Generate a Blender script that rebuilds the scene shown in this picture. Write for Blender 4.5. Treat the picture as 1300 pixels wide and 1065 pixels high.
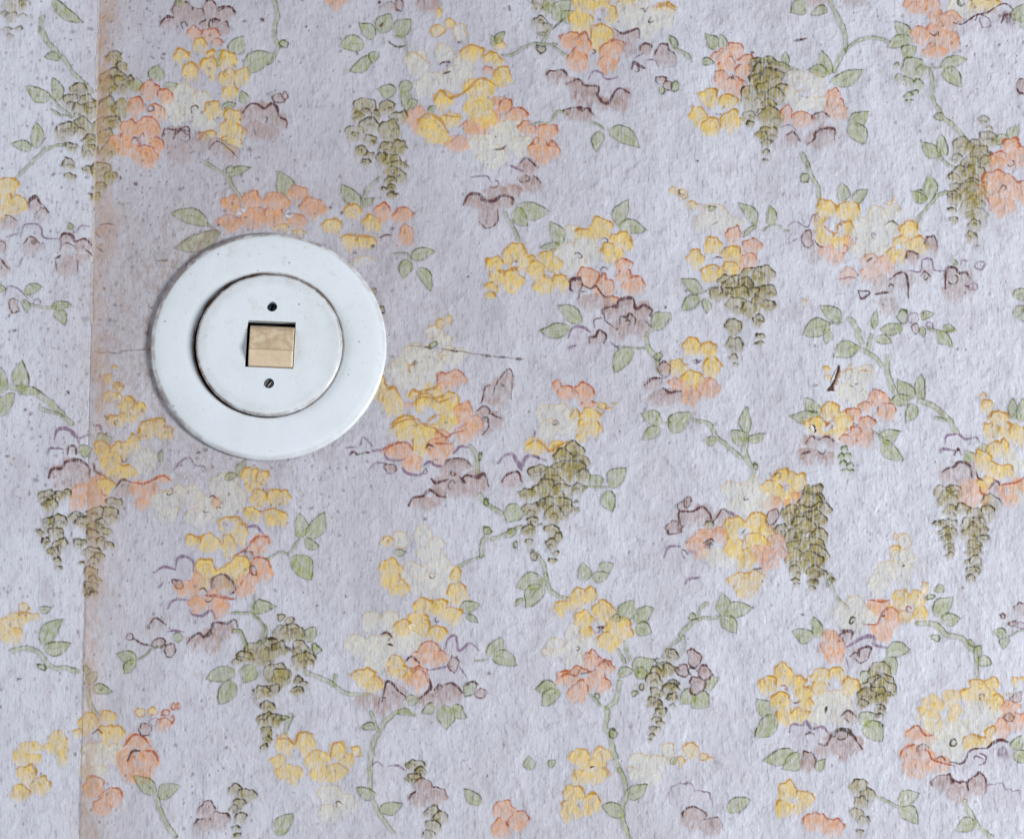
import bpy, bmesh, math, random
import numpy as np

for o in list(bpy.data.objects):
    bpy.data.objects.remove(o)
SC = bpy.context.scene
COL = SC.collection
R = math.radians

# ------------------------------------------------------------------ camera
PX = 0.0004                 # metres on the wall per photograph pixel
DIST, PITCH = 3.0, R(15)    # the camera stands back with a long lens, a little below the switch
CP, SP = math.cos(PITCH), math.sin(PITCH)
cam = bpy.data.cameras.new('camera')
cam.sensor_width = 36
cam.lens = 36 * DIST / (1300 * PX)
cam.clip_start, cam.clip_end = 0.05, 50
camo = bpy.data.objects.new('camera', cam)
camo.location = (0, -DIST * CP, -DIST * SP)
camo.rotation_euler = (R(90) + PITCH, 0, 0)
COL.objects.link(camo)
SC.camera = camo

# ------------------------------------------------------------------ light: a window to the right, an added fill to the left, a dim room
world = bpy.data.worlds.new('World')
SC.world = world
world.use_nodes = True
bg = world.node_tree.nodes['Background']
bg.inputs[0].default_value = (0.80, 0.88, 1.0, 1)
bg.inputs[1].default_value = 0.165


def area(name, loc, target, sx, sy, power, col):
    l = bpy.data.lights.new(name, 'AREA')
    l.shape = 'RECTANGLE'; l.size = sx; l.size_y = sy; l.energy = power; l.color = col
    o = bpy.data.objects.new(name, l)
    o.location = loc
    d = [target[i] - loc[i] for i in range(3)]
    import mathutils
    o.rotation_euler = mathutils.Vector(d).to_track_quat('-Z', 'Y').to_euler()
    COL.objects.link(o)
    return o


area('window_light', (2.30, -1.42, -0.62), (0, 0, 0), 0.75, 0.80, 112, (0.985, 0.99, 1.0))
area('left_fill_light', (-1.35, -0.62, 0.30), (-0.2, 0, 0), 0.7, 0.7, 11, (0.92, 0.95, 1.0))  # unseen fill lamp, added to brighten the left edge of the wall
vs = SC.view_settings
vs.view_transform = 'Standard'; vs.look = 'None'; vs.exposure = 0.0; vs.gamma = 1.0
vs.use_curve_mapping = False
SC.render.engine = 'CYCLES'
SC.cycles.use_denoising = True
SC.cycles.max_bounces = 6


# ------------------------------------------------------------------ photograph pixel -> point on the wall plane
def wall_xz(px, py):
    px = np.asarray(px, float); py = np.asarray(py, float)
    u = (px - 650.0) * PX / DIST
    v = -(py - 532.5) * PX / DIST
    t = DIST * CP / (CP - v * SP)
    return t * u, -DIST * SP + t * (SP + v * CP)


def seam_l(y): return 126.0 - 0.0235 * y
def seam_r(y): return 1237.0 - 0.0090 * y


# ------------------------------------------------------------------ smooth value noise on arrays
def vnoise(x, y, sx, sy, seed):
    rng = np.random.RandomState(seed)
    g = rng.rand(96, 96)
    u = x / sx + 31.7; v = y / sy + 17.3
    iu = np.floor(u).astype(int); iv = np.floor(v).astype(int)
    fu = u - iu; fv = v - iv
    fu = fu * fu * (3 - 2 * fu); fv = fv * fv * (3 - 2 * fv)
    a = g[iv % 96, iu % 96]; b = g[iv % 96, (iu + 1) % 96]
    c = g[(iv + 1) % 96, iu % 96]; d = g[(iv + 1) % 96, (iu + 1) % 96]
    return (a * (1 - fu) + b * fu) * (1 - fv) + (c * (1 - fu) + d * fu) * fv


def sst(a, b, x):
    t = np.clip((x - a) / (b - a), 0, 1)
    return t * t * (3 - 2 * t)


def height(x, y):
    """how far the paper stands out from the plaster, metres (x, y in photograph pixels)"""
    h = 0.00035 * vnoise(x, y, 90, 120, 3) + 0.00028 * vnoise(x, y, 37, 46, 4)
    h += 0.00011 * sst(-0.4, 0.4, x - seam_l(y)) + 0.00004 * sst(-0.5, 0.5, x - seam_r(y))
    # a faint diagonal crease
    t = ((x - 735) * 80 + (y - 255) * -65) / (80 * 80 + 65 * 65)
    dd = np.abs((x - 735) * 65 + (y - 255) * 80) / math.hypot(80, 65)
    h += 0.00022 * np.exp(-(dd / 2.2) ** 2) * sst(-0.1, 0.15, t) * sst(1.15, 0.8, t)
    return h + 0.001


def wear_shade(x, y):
    """r: brown paste stain along the seam, g: grime round the switch, b: general soiling"""
    s = x - seam_l(y)
    mott = vnoise(x, y, 5, 9, 21) * 0.5 + vnoise(x, y, 14, 40, 22) * 0.6
    wd = 16 * (vnoise(x, y, 9, 26, 23) - .5) + 14 * (vnoise(x, y, 20, 110, 29) - .5)
    r = sst(-0.6, 0.8, s) * sst(34, 2, s + wd) * np.clip(mott * 1.35 - 0.12, 0, 1) * (0.62 + 0.30 * sst(330, 0, y))
    r = r + 0.24 * sst(0, 3, s) * sst(90, 10, s) * np.clip(mott - .15, 0, 1) + 0.10 * sst(-26, -2, s) * sst(.5, -.5, s) * mott
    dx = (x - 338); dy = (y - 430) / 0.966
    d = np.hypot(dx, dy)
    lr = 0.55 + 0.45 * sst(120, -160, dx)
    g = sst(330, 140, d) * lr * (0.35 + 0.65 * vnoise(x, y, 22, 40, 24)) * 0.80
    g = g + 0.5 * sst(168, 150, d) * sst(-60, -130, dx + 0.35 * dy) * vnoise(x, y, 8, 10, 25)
    # soiling plus painted light falloff: the strip round the switch is greyer than the paper left of the seam and far right
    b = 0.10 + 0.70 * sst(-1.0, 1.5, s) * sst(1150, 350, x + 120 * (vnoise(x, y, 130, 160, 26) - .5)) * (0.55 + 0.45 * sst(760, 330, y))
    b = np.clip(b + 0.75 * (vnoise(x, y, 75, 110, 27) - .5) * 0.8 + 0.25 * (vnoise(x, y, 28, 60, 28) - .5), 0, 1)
    a = 0.16 + 0.34 * sst(620, 120, x) * (0.45 + 0.55 * sst(900, 450, y)) + 0.12 * sst(1000, 1250, x) * sst(500, 0, y) + 0.25 * (vnoise(x, y, 60, 70, 30) - .5)
    return np.stack([np.clip(r, 0, 1), np.clip(g, 0, 1), b, a], -1)


# ------------------------------------------------------------------ materials
class NT:
    def __init__(s, name):
        s.m = bpy.data.materials.new(name); s.m.use_nodes = True
        s.t = s.m.node_tree; s.n = s.t.nodes; s.l = s.t.links
        s.b = s.n['Principled BSDF']

    def new(s, ty, **kw):
        nd = s.n.new(ty)
        for k, v in kw.items(): setattr(nd, k, v)
        return nd

    def put(s, sock, v):
        if hasattr(v, 'is_linked') or isinstance(v, bpy.types.NodeSocket): s.l.new(v, sock)
        else: sock.default_value = v

    def math(s, op, a, b=0.0, c=0.0, clamp=False):
        nd = s.new('ShaderNodeMath', operation=op, use_clamp=clamp)
        s.put(nd.inputs[0], a); s.put(nd.inputs[1], b); s.put(nd.inputs[2], c)
        return nd.outputs[0]

    def mix(s, f, a, b, mode='MIX'):
        nd = s.new('ShaderNodeMix', data_type='RGBA', blend_type=mode)
        s.put(nd.inputs[0], f)
        for sock, v in ((nd.inputs[6], a), (nd.inputs[7], b)):
            s.put(sock, v if not isinstance(v, tuple) else (v[0], v[1], v[2], 1))
        return nd.outputs[2]

    def ramp(s, x, lo, hi, a=0.0, b=1.0):
        nd = s.new('ShaderNodeMapRange', interpolation_type='SMOOTHSTEP')
        s.put(nd.inputs[0], x)
        for i, v in ((1, lo), (2, hi), (3, a), (4, b)): nd.inputs[i].default_value = v
        return nd.outputs[0]

    def pos(s, scale):
        if not hasattr(s, 'geo'): s.geo = s.new('ShaderNodeNewGeometry')
        mp = s.new('ShaderNodeMapping')
        mp.inputs['Scale'].default_value = scale
        s.l.new(s.geo.outputs['Position'], mp.inputs[0])
        return mp.outputs[0]

    def flat(s, px_x, px_z):
        '''wall coordinates (x, z) as a 2D vector, features of the given size in photograph pixels'''
        if not hasattr(s, 'xz'):
            if not hasattr(s, 'geo'): s.geo = s.new('ShaderNodeNewGeometry')
            a = s.new('ShaderNodeSeparateXYZ'); s.l.new(s.geo.outputs['Position'], a.inputs[0])
            b = s.new('ShaderNodeCombineXYZ'); s.l.new(a.outputs[0], b.inputs[0]); s.l.new(a.outputs[2], b.inputs[1])
            s.xz = b.outputs[0]
        mp = s.new('ShaderNodeVectorMath', operation='MULTIPLY')
        mp.inputs[1].default_value = (K / px_x, K / px_z, 0)
        s.l.new(s.xz, mp.inputs[0])
        return mp.outputs[0]

    def noise2(s, px_x, px_z, detail=2.0, rough=0.5, dist=0.0):
        nd = s.new('ShaderNodeTexNoise', noise_dimensions='2D')
        nd.inputs['Scale'].default_value = 1.0
        nd.inputs['Detail'].default_value = detail; nd.inputs['Roughness'].default_value = rough
        nd.inputs['Distortion'].default_value = dist
        s.l.new(s.flat(px_x, px_z), nd.inputs['Vector'])
        return nd.outputs[0]

    def noise(s, vec, detail=2.0, rough=0.5, dist=0.0):
        nd = s.new('ShaderNodeTexNoise')
        nd.inputs['Scale'].default_value = 1.0
        nd.inputs['Detail'].default_value = detail; nd.inputs['Roughness'].default_value = rough
        nd.inputs['Distortion'].default_value = dist
        s.l.new(vec, nd.inputs['Vector'])
        return nd.outputs[0]

    def bump(s, h, strength=1.0, dist=1.0):
        nd = s.new('ShaderNodeBump')
        nd.inputs['Strength'].default_value = strength; nd.inputs['Distance'].default_value = dist
        s.l.new(h, nd.inputs['Height'])
        s.l.new(nd.outputs[0], s.b.inputs['Normal'])


K = 1.0 / PX


PAPER = (0.598, 0.606, 0.674)


def lin(c):
    c = np.asarray(c, float) / 255.0
    return np.where(c <= 0.04045, c / 12.92, ((c + 0.055) / 1.055) ** 2.4)


def paper_material(name, inked):
    s = NT(name)
    wr = s.new('ShaderNodeAttribute', attribute_name='wear_shade')
    sep = s.new('ShaderNodeSeparateColor'); s.l.new(wr.outputs['Color'], sep.inputs[0])
    stain, grime, soil_shade = sep.outputs[0], sep.outputs[1], sep.outputs[2]
    # uneven greying of old paper, with the light falloff painted into it
    c = s.mix(soil_shade, PAPER, (0.465, 0.455, 0.505))
    mid = s.noise2(22, 40, 3, 0.62)
    c = s.mix(s.ramp(mid, 0.48, 0.76, 0, 0.38), c, (0.41, 0.385, 0.42))
    # the fine upright grain of the old paper: thin darker hairs
    g1 = s.noise2(3.0, 17, 3, 0.62, 0.2)
    g2 = s.noise2(2.1, 6, 1, 0.5)
    hair = s.ramp(g1, 0.53, 0.72)
    hair2 = s.ramp(g2, 0.58, 0.78)
    if inked:
        ink = s.new('ShaderNodeAttribute', attribute_name='ink')
        worn = s.noise2(2.4, 20, 2, 0.62)
        mot = s.noise2(7, 10, 2, 0.6)
        a = s.math('MULTIPLY', ink.outputs['Alpha'], s.ramp(worn, 0.28, 0.58, 0.55, 1.14))
        a = s.math('MULTIPLY', a, s.ramp(mot, 0.30, 0.66, 0.74, 1.18), clamp=True)
        c = s.mix(a, c, ink.outputs['Color'])
    c = s.mix(s.math('MULTIPLY', hair, 0.36), c, (0.20, 0.165, 0.19))
    c = s.mix(s.math('MULTIPLY', hair2, 0.16), c, (0.24, 0.20, 0.23))
    # pin-head dents left by the rough plaster, darker inside
    vo = s.new('ShaderNodeTexVoronoi', voronoi_dimensions='2D'); vo.inputs['Scale'].default_value = 1.0
    s.l.new(s.flat(10.5, 12), vo.inputs['Vector'])
    sc = s.new('ShaderNodeSeparateColor'); s.l.new(vo.outputs['Color'], sc.inputs[0])
    pick = s.ramp(s.math('ADD', sc.outputs[0], wr.outputs['Alpha']), 1.03, 1.20)
    dent = s.math('MULTIPLY', s.ramp(s.math('DIVIDE', vo.outputs['Distance'], s.math('MULTIPLY_ADD', sc.outputs[1], 0.16, 0.10)), 1.3, 0.3), pick)
    c = s.mix(s.math('MULTIPLY', dent, s.math('MULTIPLY_ADD', sc.outputs[2], 0.55, 0.10)), c, (0.20, 0.15, 0.15))
    # paste stain and grime
    c = s.mix(s.math('MULTIPLY', stain, 0.85, clamp=True), c, (0.43, 0.265, 0.16))
    gn = s.ramp(s.noise2(9, 14, 3, 0.7), 0.40, 0.68, 0.25, 1.0)
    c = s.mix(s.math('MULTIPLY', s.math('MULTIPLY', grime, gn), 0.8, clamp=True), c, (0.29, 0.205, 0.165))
    s.l.new(c, s.b.inputs['Base Color'])
    s.b.inputs['Roughness'].default_value = 0.43
    s.b.inputs['Specular IOR Level'].default_value = 0.42
    # relief: plaster lumps under the paper, upright grain
    lump = s.ramp(s.noise2(13, 14, 2, 0.5), 0.42, 0.76)
    h = s.math('MULTIPLY', lump, 0.00023)
    h = s.math('MULTIPLY_ADD', s.noise2(52, 66, 1, 0.5), 0.0015, h)
    h = s.math('MULTIPLY_ADD', s.noise2(2.9, 13, 2, 0.6, 0.2), 0.00012, h)
    h = s.math('MULTIPLY_ADD', s.noise2(5.5, 6.5, 1, 0.6), 0.00008, h)
    h = s.math('MULTIPLY_ADD', dent, -0.00020, h)
    s.bump(h, 1.0, 1.0)
    return s.m


M_PAPER = paper_material('wallpaper_paper', False)
M_PRINT = paper_material('wallpaper_print', True)


def plain(name, col, rough=0.5, spec=0.5, metal=0.0, noise_px=0, dark=(0, 0, 0), amt=0.0, bump=0.0):
    s = NT(name)
    s.b.inputs['Roughness'].default_value = rough
    s.b.inputs['Specular IOR Level'].default_value = spec
    s.b.inputs['Metallic'].default_value = metal
    if noise_px:
        mp = s.pos((K / noise_px,) * 3)
        n = s.noise(mp, 4, 0.62)
        s.l.new(s.mix(s.ramp(n, 0.42, 0.75, 0, amt), col, dark), s.b.inputs['Base Color'])
        if bump:
            s.bump(s.math('MULTIPLY', n, bump))
    else:
        s.b.inputs['Base Color'].default_value = (*col, 1)
    return s.m


# ------------------------------------------------------------------ object helpers
def mesh_obj(name, verts, faces, mat, parent=None, smooth=True):
    me = bpy.data.meshes.new(name)
    me.from_pydata([tuple(v) for v in verts], [], faces)
    if smooth: me.polygons.foreach_set('use_smooth', [True] * len(me.polygons))
    me.materials.append(mat); me.update()
    o = bpy.data.objects.new(name, me); COL.objects.link(o)
    if parent: o.parent = parent
    return o


def quad_obj(name, xyz, quads, mat, parent=None, attrs=()):
    nq = len(quads)
    me = bpy.data.meshes.new(name)
    me.vertices.add(len(xyz)); me.vertices.foreach_set('co', np.ascontiguousarray(xyz, np.float32).ravel())
    me.loops.add(nq * 4); me.loops.foreach_set('vertex_index', np.ascontiguousarray(quads, np.int32).ravel())
    me.polygons.add(nq)
    me.polygons.foreach_set('loop_start', np.arange(0, nq * 4, 4, dtype=np.int32))
    me.polygons.foreach_set('use_smooth', np.ones(nq, bool))
    me.update(calc_edges=True)
    for nm, val in attrs:
        a = me.attributes.new(nm, 'FLOAT_COLOR', 'POINT')
        a.data.foreach_set('color', np.ascontiguousarray(val, np.float32).ravel())
    me.materials.append(mat)
    o = bpy.data.objects.new(name, me); COL.objects.link(o)
    if parent: o.parent = parent
    return o


def tag(o, label=None, cat=None, group=None, kind=None):
    if label: o['label'] = label
    if cat: o['category'] = cat
    if group: o['group'] = group
    if kind: o['kind'] = kind
    return o


# ------------------------------------------------------------------ the wall and its three strips of paper
def build_wall():
    v = [(x, y, z) for x in (-0.55, 0.55) for y in (0.0005, 0.06) for z in (-0.5, 0.5)]
    f = [(0, 1, 3, 2), (4, 6, 7, 5), (0, 4, 5, 1), (2, 3, 7, 6), (0, 2, 6, 4), (1, 5, 7, 3)]
    o = mesh_obj('wall', v, f, plain('plaster', (0.42, 0.38, 0.33), 0.9, 0.2, 0, 14, (0.22, 0.16, 0.12), 0.8), smooth=False)
    tag(o, kind='structure')


build_wall()


def strip(name, fx0, fx1, fold=(True, True), step=2.5):
    ys = np.arange(-120, 1190.1, step)
    wmax = max(fx1(0) - fx0(0), 10)
    n = int(wmax / step) + 1
    s = np.linspace(0, 1, n)
    X = fx0(ys)[:, None] * (1 - s) + fx1(ys)[:, None] * s
    Y = np.repeat(ys[:, None], n, 1)
    h = height(np.clip(X, fx0(ys)[:, None] + .6, fx1(ys)[:, None] - .6), Y)
    wx, wz = wall_xz(X, Y)
    co = np.stack([wx, -h, wz], -1)
    w = wear_shade(X, Y)
    # cut edges folded back to the plaster so that the sheet has a thickness
    eL, eR = co[:, :1].copy(), co[:, -1:].copy()
    eL[..., 1] = 0 if fold[0] else eL[..., 1] + 0.00002; eR[..., 1] = 0 if fold[1] else eR[..., 1] + 0.00002
    if not fold[0]: eL[..., 0] -= 0.0003
    if not fold[1]: eR[..., 0] += 0.0003
    co = np.concatenate([eL, co, eR], 1); w = np.concatenate([w[:, :1], w, w[:, -1:]], 1)
    m = n + 2
    idx = np.arange(len(ys) * m).reshape(len(ys), m)
    q = np.stack([idx[:-1, :-1], idx[1:, :-1], idx[1:, 1:], idx[:-1, 1:]], -1).reshape(-1, 4)
    return quad_obj(name, co.reshape(-1, 3), q, M_PAPER, None, [('wear_shade', w.reshape(-1, 4))])


STRIPS = [
    strip('wallpaper_strip', lambda y: -160.0 + 0 * y, seam_l),
    strip('wallpaper_strip', seam_l, seam_r, (True, False)),
    strip('wallpaper_strip', seam_r, lambda y: 1460.0 + 0 * y, (False, True)),
]
for o, lb in zip(STRIPS, (
        'narrow strip of faded floral wallpaper left of the brown stained seam',
        'wide strip of faded floral wallpaper behind the round white switch',
        'narrow strip of faded floral wallpaper along the right edge of the wall')):
    tag(o, lb, 'wallpaper', 'strips of floral wallpaper on the wall')

# ------------------------------------------------------------------ the print: drawn on a fine lattice, one piece of lattice for each printed thing
STEP = 1.0
GX = np.arange(-30, 1330.1, STEP); GY = np.arange(-30, 1095.1, STEP)
CX, CY = np.meshgrid(GX, GY)
H_, W_ = CX.shape
WX = CX + 3.6 * (vnoise(CX, CY, 9, 9, 31) - .5) + 1.3 * (vnoise(CX, CY, 4, 5, 32) - .5) + 4.0 * (vnoise(CX, CY, 23, 23, 41) - .5)
WY = CY + 3.6 * (vnoise(CX, CY, 9, 9, 33) - .5) + 1.3 * (vnoise(CX, CY, 4, 5, 34) - .5) + 4.0 * (vnoise(CX, CY, 23, 23, 42) - .5)
NMOT = vnoise(CX, CY, 12, 14, 35) * .6 + vnoise(CX, CY, 5, 7, 36) * .4
NSTR = vnoise(CX, CY, 2.6, 22, 37)
NGATE = vnoise(CX, CY, 11, 11, 38) * .6 + vnoise(CX, CY, 4.5, 4.5, 39) * .4
INK = np.zeros((H_, W_, 3)); DEN = np.zeros((H_, W_)); OWN = np.zeros((H_, W_), np.int32)
NAMES = ['']
OF = {}                      # a flower's heart -> its flower
PAPER_SEEN = lin((198, 198, 212))
INKS = {k: np.clip(lin(v) / PAPER_SEEN * np.array(PAPER), 0.01, 0.92) for k, v in dict(
    Y=(212, 183, 106), y=(176, 126, 40), O=(207, 153, 114), o=(162, 82, 50), M=(162, 134, 128), m=(80, 44, 48),
    U=(182, 174, 188), u=(126, 104, 130), B=(203, 199, 186), b=(188, 160, 120), G=(150, 155, 102), g=(68, 78, 44),
    V=(150, 137, 82), v=(56, 48, 30), k=(78, 52, 42), w=(222, 222, 224), c=(220, 202, 182), s=(84, 58, 54)).items()}
CUR = [0]
T = [0.0, 0.0, 1.0]


def crop(x0, y0, s=3.9394):
    T[:] = [x0, y0, s]


def tx(p): return (T[0] + p[0] / T[2], T[1] + p[1] / T[2])


def begin(name):
    NAMES.append(name); CUR[0] = len(NAMES) - 1


def window(x0, y0, x1, y1, pad=7):
    i0 = max(int((x0 - pad - GX[0]) / STEP), 0); i1 = min(int((x1 + pad - GX[0]) / STEP) + 2, W_)
    j0 = max(int((y0 - pad - GY[0]) / STEP), 0); j1 = min(int((y1 + pad - GY[0]) / STEP) + 2, H_)
    if i1 - i0 < 2 or j1 - j0 < 2: return None
    return (slice(j0, j1), slice(i0, i1))


def paint(sl, d, ink, thr=0.10):
    d = np.clip(d, 0, 0.97)
    de = DEN[sl]; new = 1 - (1 - de) * (1 - d)
    k = np.where(new > 1e-5, d / np.maximum(new, 1e-5), 0)[..., None]
    INK[sl] = INK[sl] * (1 - k) + INKS[ink] * k
    DEN[sl] = new
    OWN[sl] = np.where(d > thr, CUR[0], OWN[sl])


def curve(pts, step=0.8):
    p = np.array(pts, float)
    if len(p) == 2:
        n = max(int(np.hypot(*(p[1] - p[0])) / step), 2)
        return p[0] + (p[1] - p[0]) * np.linspace(0, 1, n)[:, None]
    q = np.vstack([2 * p[0] - p[1], p, 2 * p[-1] - p[-2]])
    out = []
    for i in range(1, len(q) - 2):
        n = max(int(np.hypot(*(q[i + 1] - q[i])) / step), 2)
        t = np.linspace(0, 1, n, endpoint=False)[:, None]
        a, b, c, d = q[i - 1], q[i], q[i + 1], q[i + 2]
        out.append(0.5 * (2 * b + (c - a) * t + (2 * a - 5 * b + 4 * c - d) * t ** 2 + (3 * b - a - 3 * c + d) * t ** 3))
    out.append(q[-2:-1])
    return np.vstack(out)


def near(sl, c, warp=0.6):
    X = CX[sl] + warp * (WX[sl] - CX[sl]); Y = CY[sl] + warp * (WY[sl] - CY[sl])
    best = np.full(X.shape, 1e9); arg = np.zeros(X.shape); side = np.zeros(X.shape)
    tan = np.gradient(c, axis=0)
    for k in range(len(c)):
        dx = X - c[k, 0]; dy = Y - c[k, 1]
        d = dx * dx + dy * dy
        m = d < best
        best[m] = d[m]; arg[m] = k
        side[m] = (dx * tan[k, 1] - dy * tan[k, 0])[m]
    return np.sqrt(best), arg / max(len(c) - 1, 1), side


def Ol(ink, pts, w=5.5, d=0.92, taper=True, raw=False):
    """a drawn line belonging to the current thing; w in crop pixels"""
    c = curve(pts if raw else [tx(p) for p in pts]); w = w / (1 if raw else T[2])
    sl = window(c[:, 0].min(), c[:, 1].min(), c[:, 0].max(), c[:, 1].max())
    if sl is None: return
    r, t, _ = near(sl, c, 0.35)
    th = w * 0.70 * (0.55 + 0.9 * NGATE[sl])
    if taper: th = th * (0.45 + 0.75 * np.sin(np.pi * np.clip(t, 0.04, 0.96)) ** 0.6)
    paint(sl, d * sst(th + 0.6, th - 0.5, r), ink)


def petals(ink, lst, base=0.80, out=0.85, hole=None, w=1.05, soft=1.0, ring=False, lobe=0.10, veins=False):
    P_ = []
    for p in lst:
        x, y = tx(p); rx = p[2] / T[2]; ry = (p[3] if len(p) > 3 else p[2]) / T[2]
        P_.append((x, y, max(rx, 1.2), max(ry, 1.2)))
    A = np.array(P_)
    sl = window((A[:, 0] - A[:, 2]).min(), (A[:, 1] - A[:, 3]).min(), (A[:, 0] + A[:, 2]).max(), (A[:, 1] + A[:, 3]).max())
    if sl is None: return
    X, Y = WX[sl], WY[sl]
    un = np.full(X.shape, 1e9); ny_u = np.zeros(X.shape); rings = np.zeros(X.shape)
    rng = np.random.RandomState(int(A[0, 0] * 7 + A[0, 1] * 13) % 99991)
    sds = []
    for (x, y, rx, ry) in P_:
        ux, uy = (X - x) / rx, (Y - y) / ry
        # blunt petals: a little squarer than an ellipse
        pw = 1.9 + rng.rand() * 0.45
        kk = (np.abs(ux) ** pw + np.abs(uy) ** pw) ** (1 / pw)
        th_ = np.arctan2(uy, ux); ph = rng.rand(2) * 6.28
        kk = kk / (1 + lobe * (0.7 * np.cos((3 + rng.randint(3)) * th_ + ph[0]) + 0.5 * np.cos(2 * th_ + ph[1])) + 0.045 * np.cos((6 + rng.randint(3)) * th_ + ph[1]))
        sd = (kk - 1) * min(rx, ry)
        ny = uy / np.maximum(kk, 1e-3)
        sds.append((sd, ny)); m = sd < un
        ny_u = np.where(m, ny, ny_u); un = np.minimum(un, sd)
    low = sst(0.0, 0.8, ny_u)
    un2 = un + low * (NSTR[sl] - 0.38) * 6.0 * soft + (NSTR[sl] - .5) * 1.2
    edge = 0.9 + 1.6 * low * soft
    d = base * sst(edge, -edge, un2) * (0.72 + 0.45 * NMOT[sl])
    d = d * (1 - 0.22 * low) + 0.10 * base * sst(2.6, 0.0, np.abs(un)) * (1 - low)
    if hole:
        hx, hy = tx(hole); hr = hole[2] / T[2]
        hd = np.hypot(X - hx, (Y - hy) * 1.05)
        d = d * sst(hr * 0.65, hr * 1.25, hd)
    paint(sl, d, ink)
    if veins:
        # fine inner drawing: a shorter second edge and a few upright veins in the larger petals
        for i, (x, y, rx, ry) in enumerate(P_):
            if min(rx, ry) < 8.5: continue
            sd, ny = sds[i]
            q = rng.rand(4)
            in2 = np.abs(sd + min(rx, ry) * (.30 + .3 * q[0]))
            vx = np.abs((X - x) - rx * (q[1] - .5) * .9 - (Y - y) * (q[2] - .5) * .5)
            ve = sst(1.0, .3, vx) * sst(ry * .75, ry * .2, np.abs(Y - y + ry * (.2 * q[3])))
            ln = np.maximum(sst(1.1, .3, in2) * sst(.0, -.6, ny) * sst(.42, .58, NGATE[sl]), .8 * ve * sst(.40, .55, NGATE[sl]))
            paint(sl, .42 * base * ln * sst(0, -2, sd), ink.lower(), .5)
    if out > 0:
        for i, (sd, ny) in enumerate(sds):
            top = 1.0 if ring else sst(0.30, -0.45, ny)
            inside = np.full(X.shape, 1e9)
            for j, (s2, _) in enumerate(sds):
                if j != i: inside = np.minimum(inside, s2)
            hide = sst(-4.0, -0.5, inside) if len(sds) > 1 else 1.0
            th = w * (0.35 + 1.25 * NGATE[sl])
            g = sst(0.22, 0.46, NGATE[sl] + 0.18)
            rings = np.maximum(rings, sst(th + 0.6, th - 0.45, np.abs(sd)) * top * hide * g)
        paint(sl, out * rings, ink.lower())


def Fl(ink, lst, hole=None, base=None, out=None, c=None, w=None, ring=False):
    begin('printed_flower')
    b0 = dict(Y=.76, O=.70, M=.64, U=.36, B=.54, G=.6, V=.7)[ink]
    o0 = dict(Y=.94, O=.90, M=.95, U=.85, B=.64, G=.8, V=.95)[ink]
    w0 = dict(Y=1.15, O=1.05, M=1.15, U=1.0, B=.8, G=.9, V=1.0)[ink]
    petals(ink, lst, base or b0, o0 if out is None else out, hole, w or w0, ring=ring, veins=(ink in 'YOMB'))
    if c: mark(*c)


def Bd(ink, x, y, rx, ry=None, ring=True):
    begin('printed_bud')
    petals(ink, [(x, y, rx, ry or rx)], .62, .85, None, 0.8, 0.6, ring=ring)


def mark(ink, x, y, r, h=0.0):
    """the drawn heart of a flower: a small broken ring"""
    cx, cy = tx((x, y)); r = r / T[2]
    sl = window(cx - r, cy - r, cx + r, cy + r)
    if sl is None: return
    X = CX[sl] + .8 * (WX[sl] - CX[sl]); Y = CY[sl] + .8 * (WY[sl] - CY[sl])
    d = np.hypot(X - cx, Y - cy)
    whole = CUR[0]
    if r > 2.4 and NAMES[whole] == 'printed_flower':
        begin('flower_heart'); OF[CUR[0]] = whole
    if r > 2.4:
        an = np.arctan2(Y - cy, X - cx); p0 = (cx * 1.7 + cy * 2.3) % 6.28
        arc = sst(-.75, .15, np.cos(an - p0) + .5 * np.cos(2 * an + p0 * 2))
        paint(sl, .85 * sst(1.5, 0.4, np.abs(d - r * (1 + .18 * np.cos(2 * an + p0)))) * arc * sst(.25, .5, NGATE[sl] + .12), ink)
        if h: paint(sl, h * sst(r, r - 2, d), ink)
        if CUR[0] != whole: OWN[sl] = np.where(d < r + 1.6, CUR[0], OWN[sl])
    else:
        paint(sl, .8 * sst(r + .9, r - .6, d), ink)
    CUR[0] = whole


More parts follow.
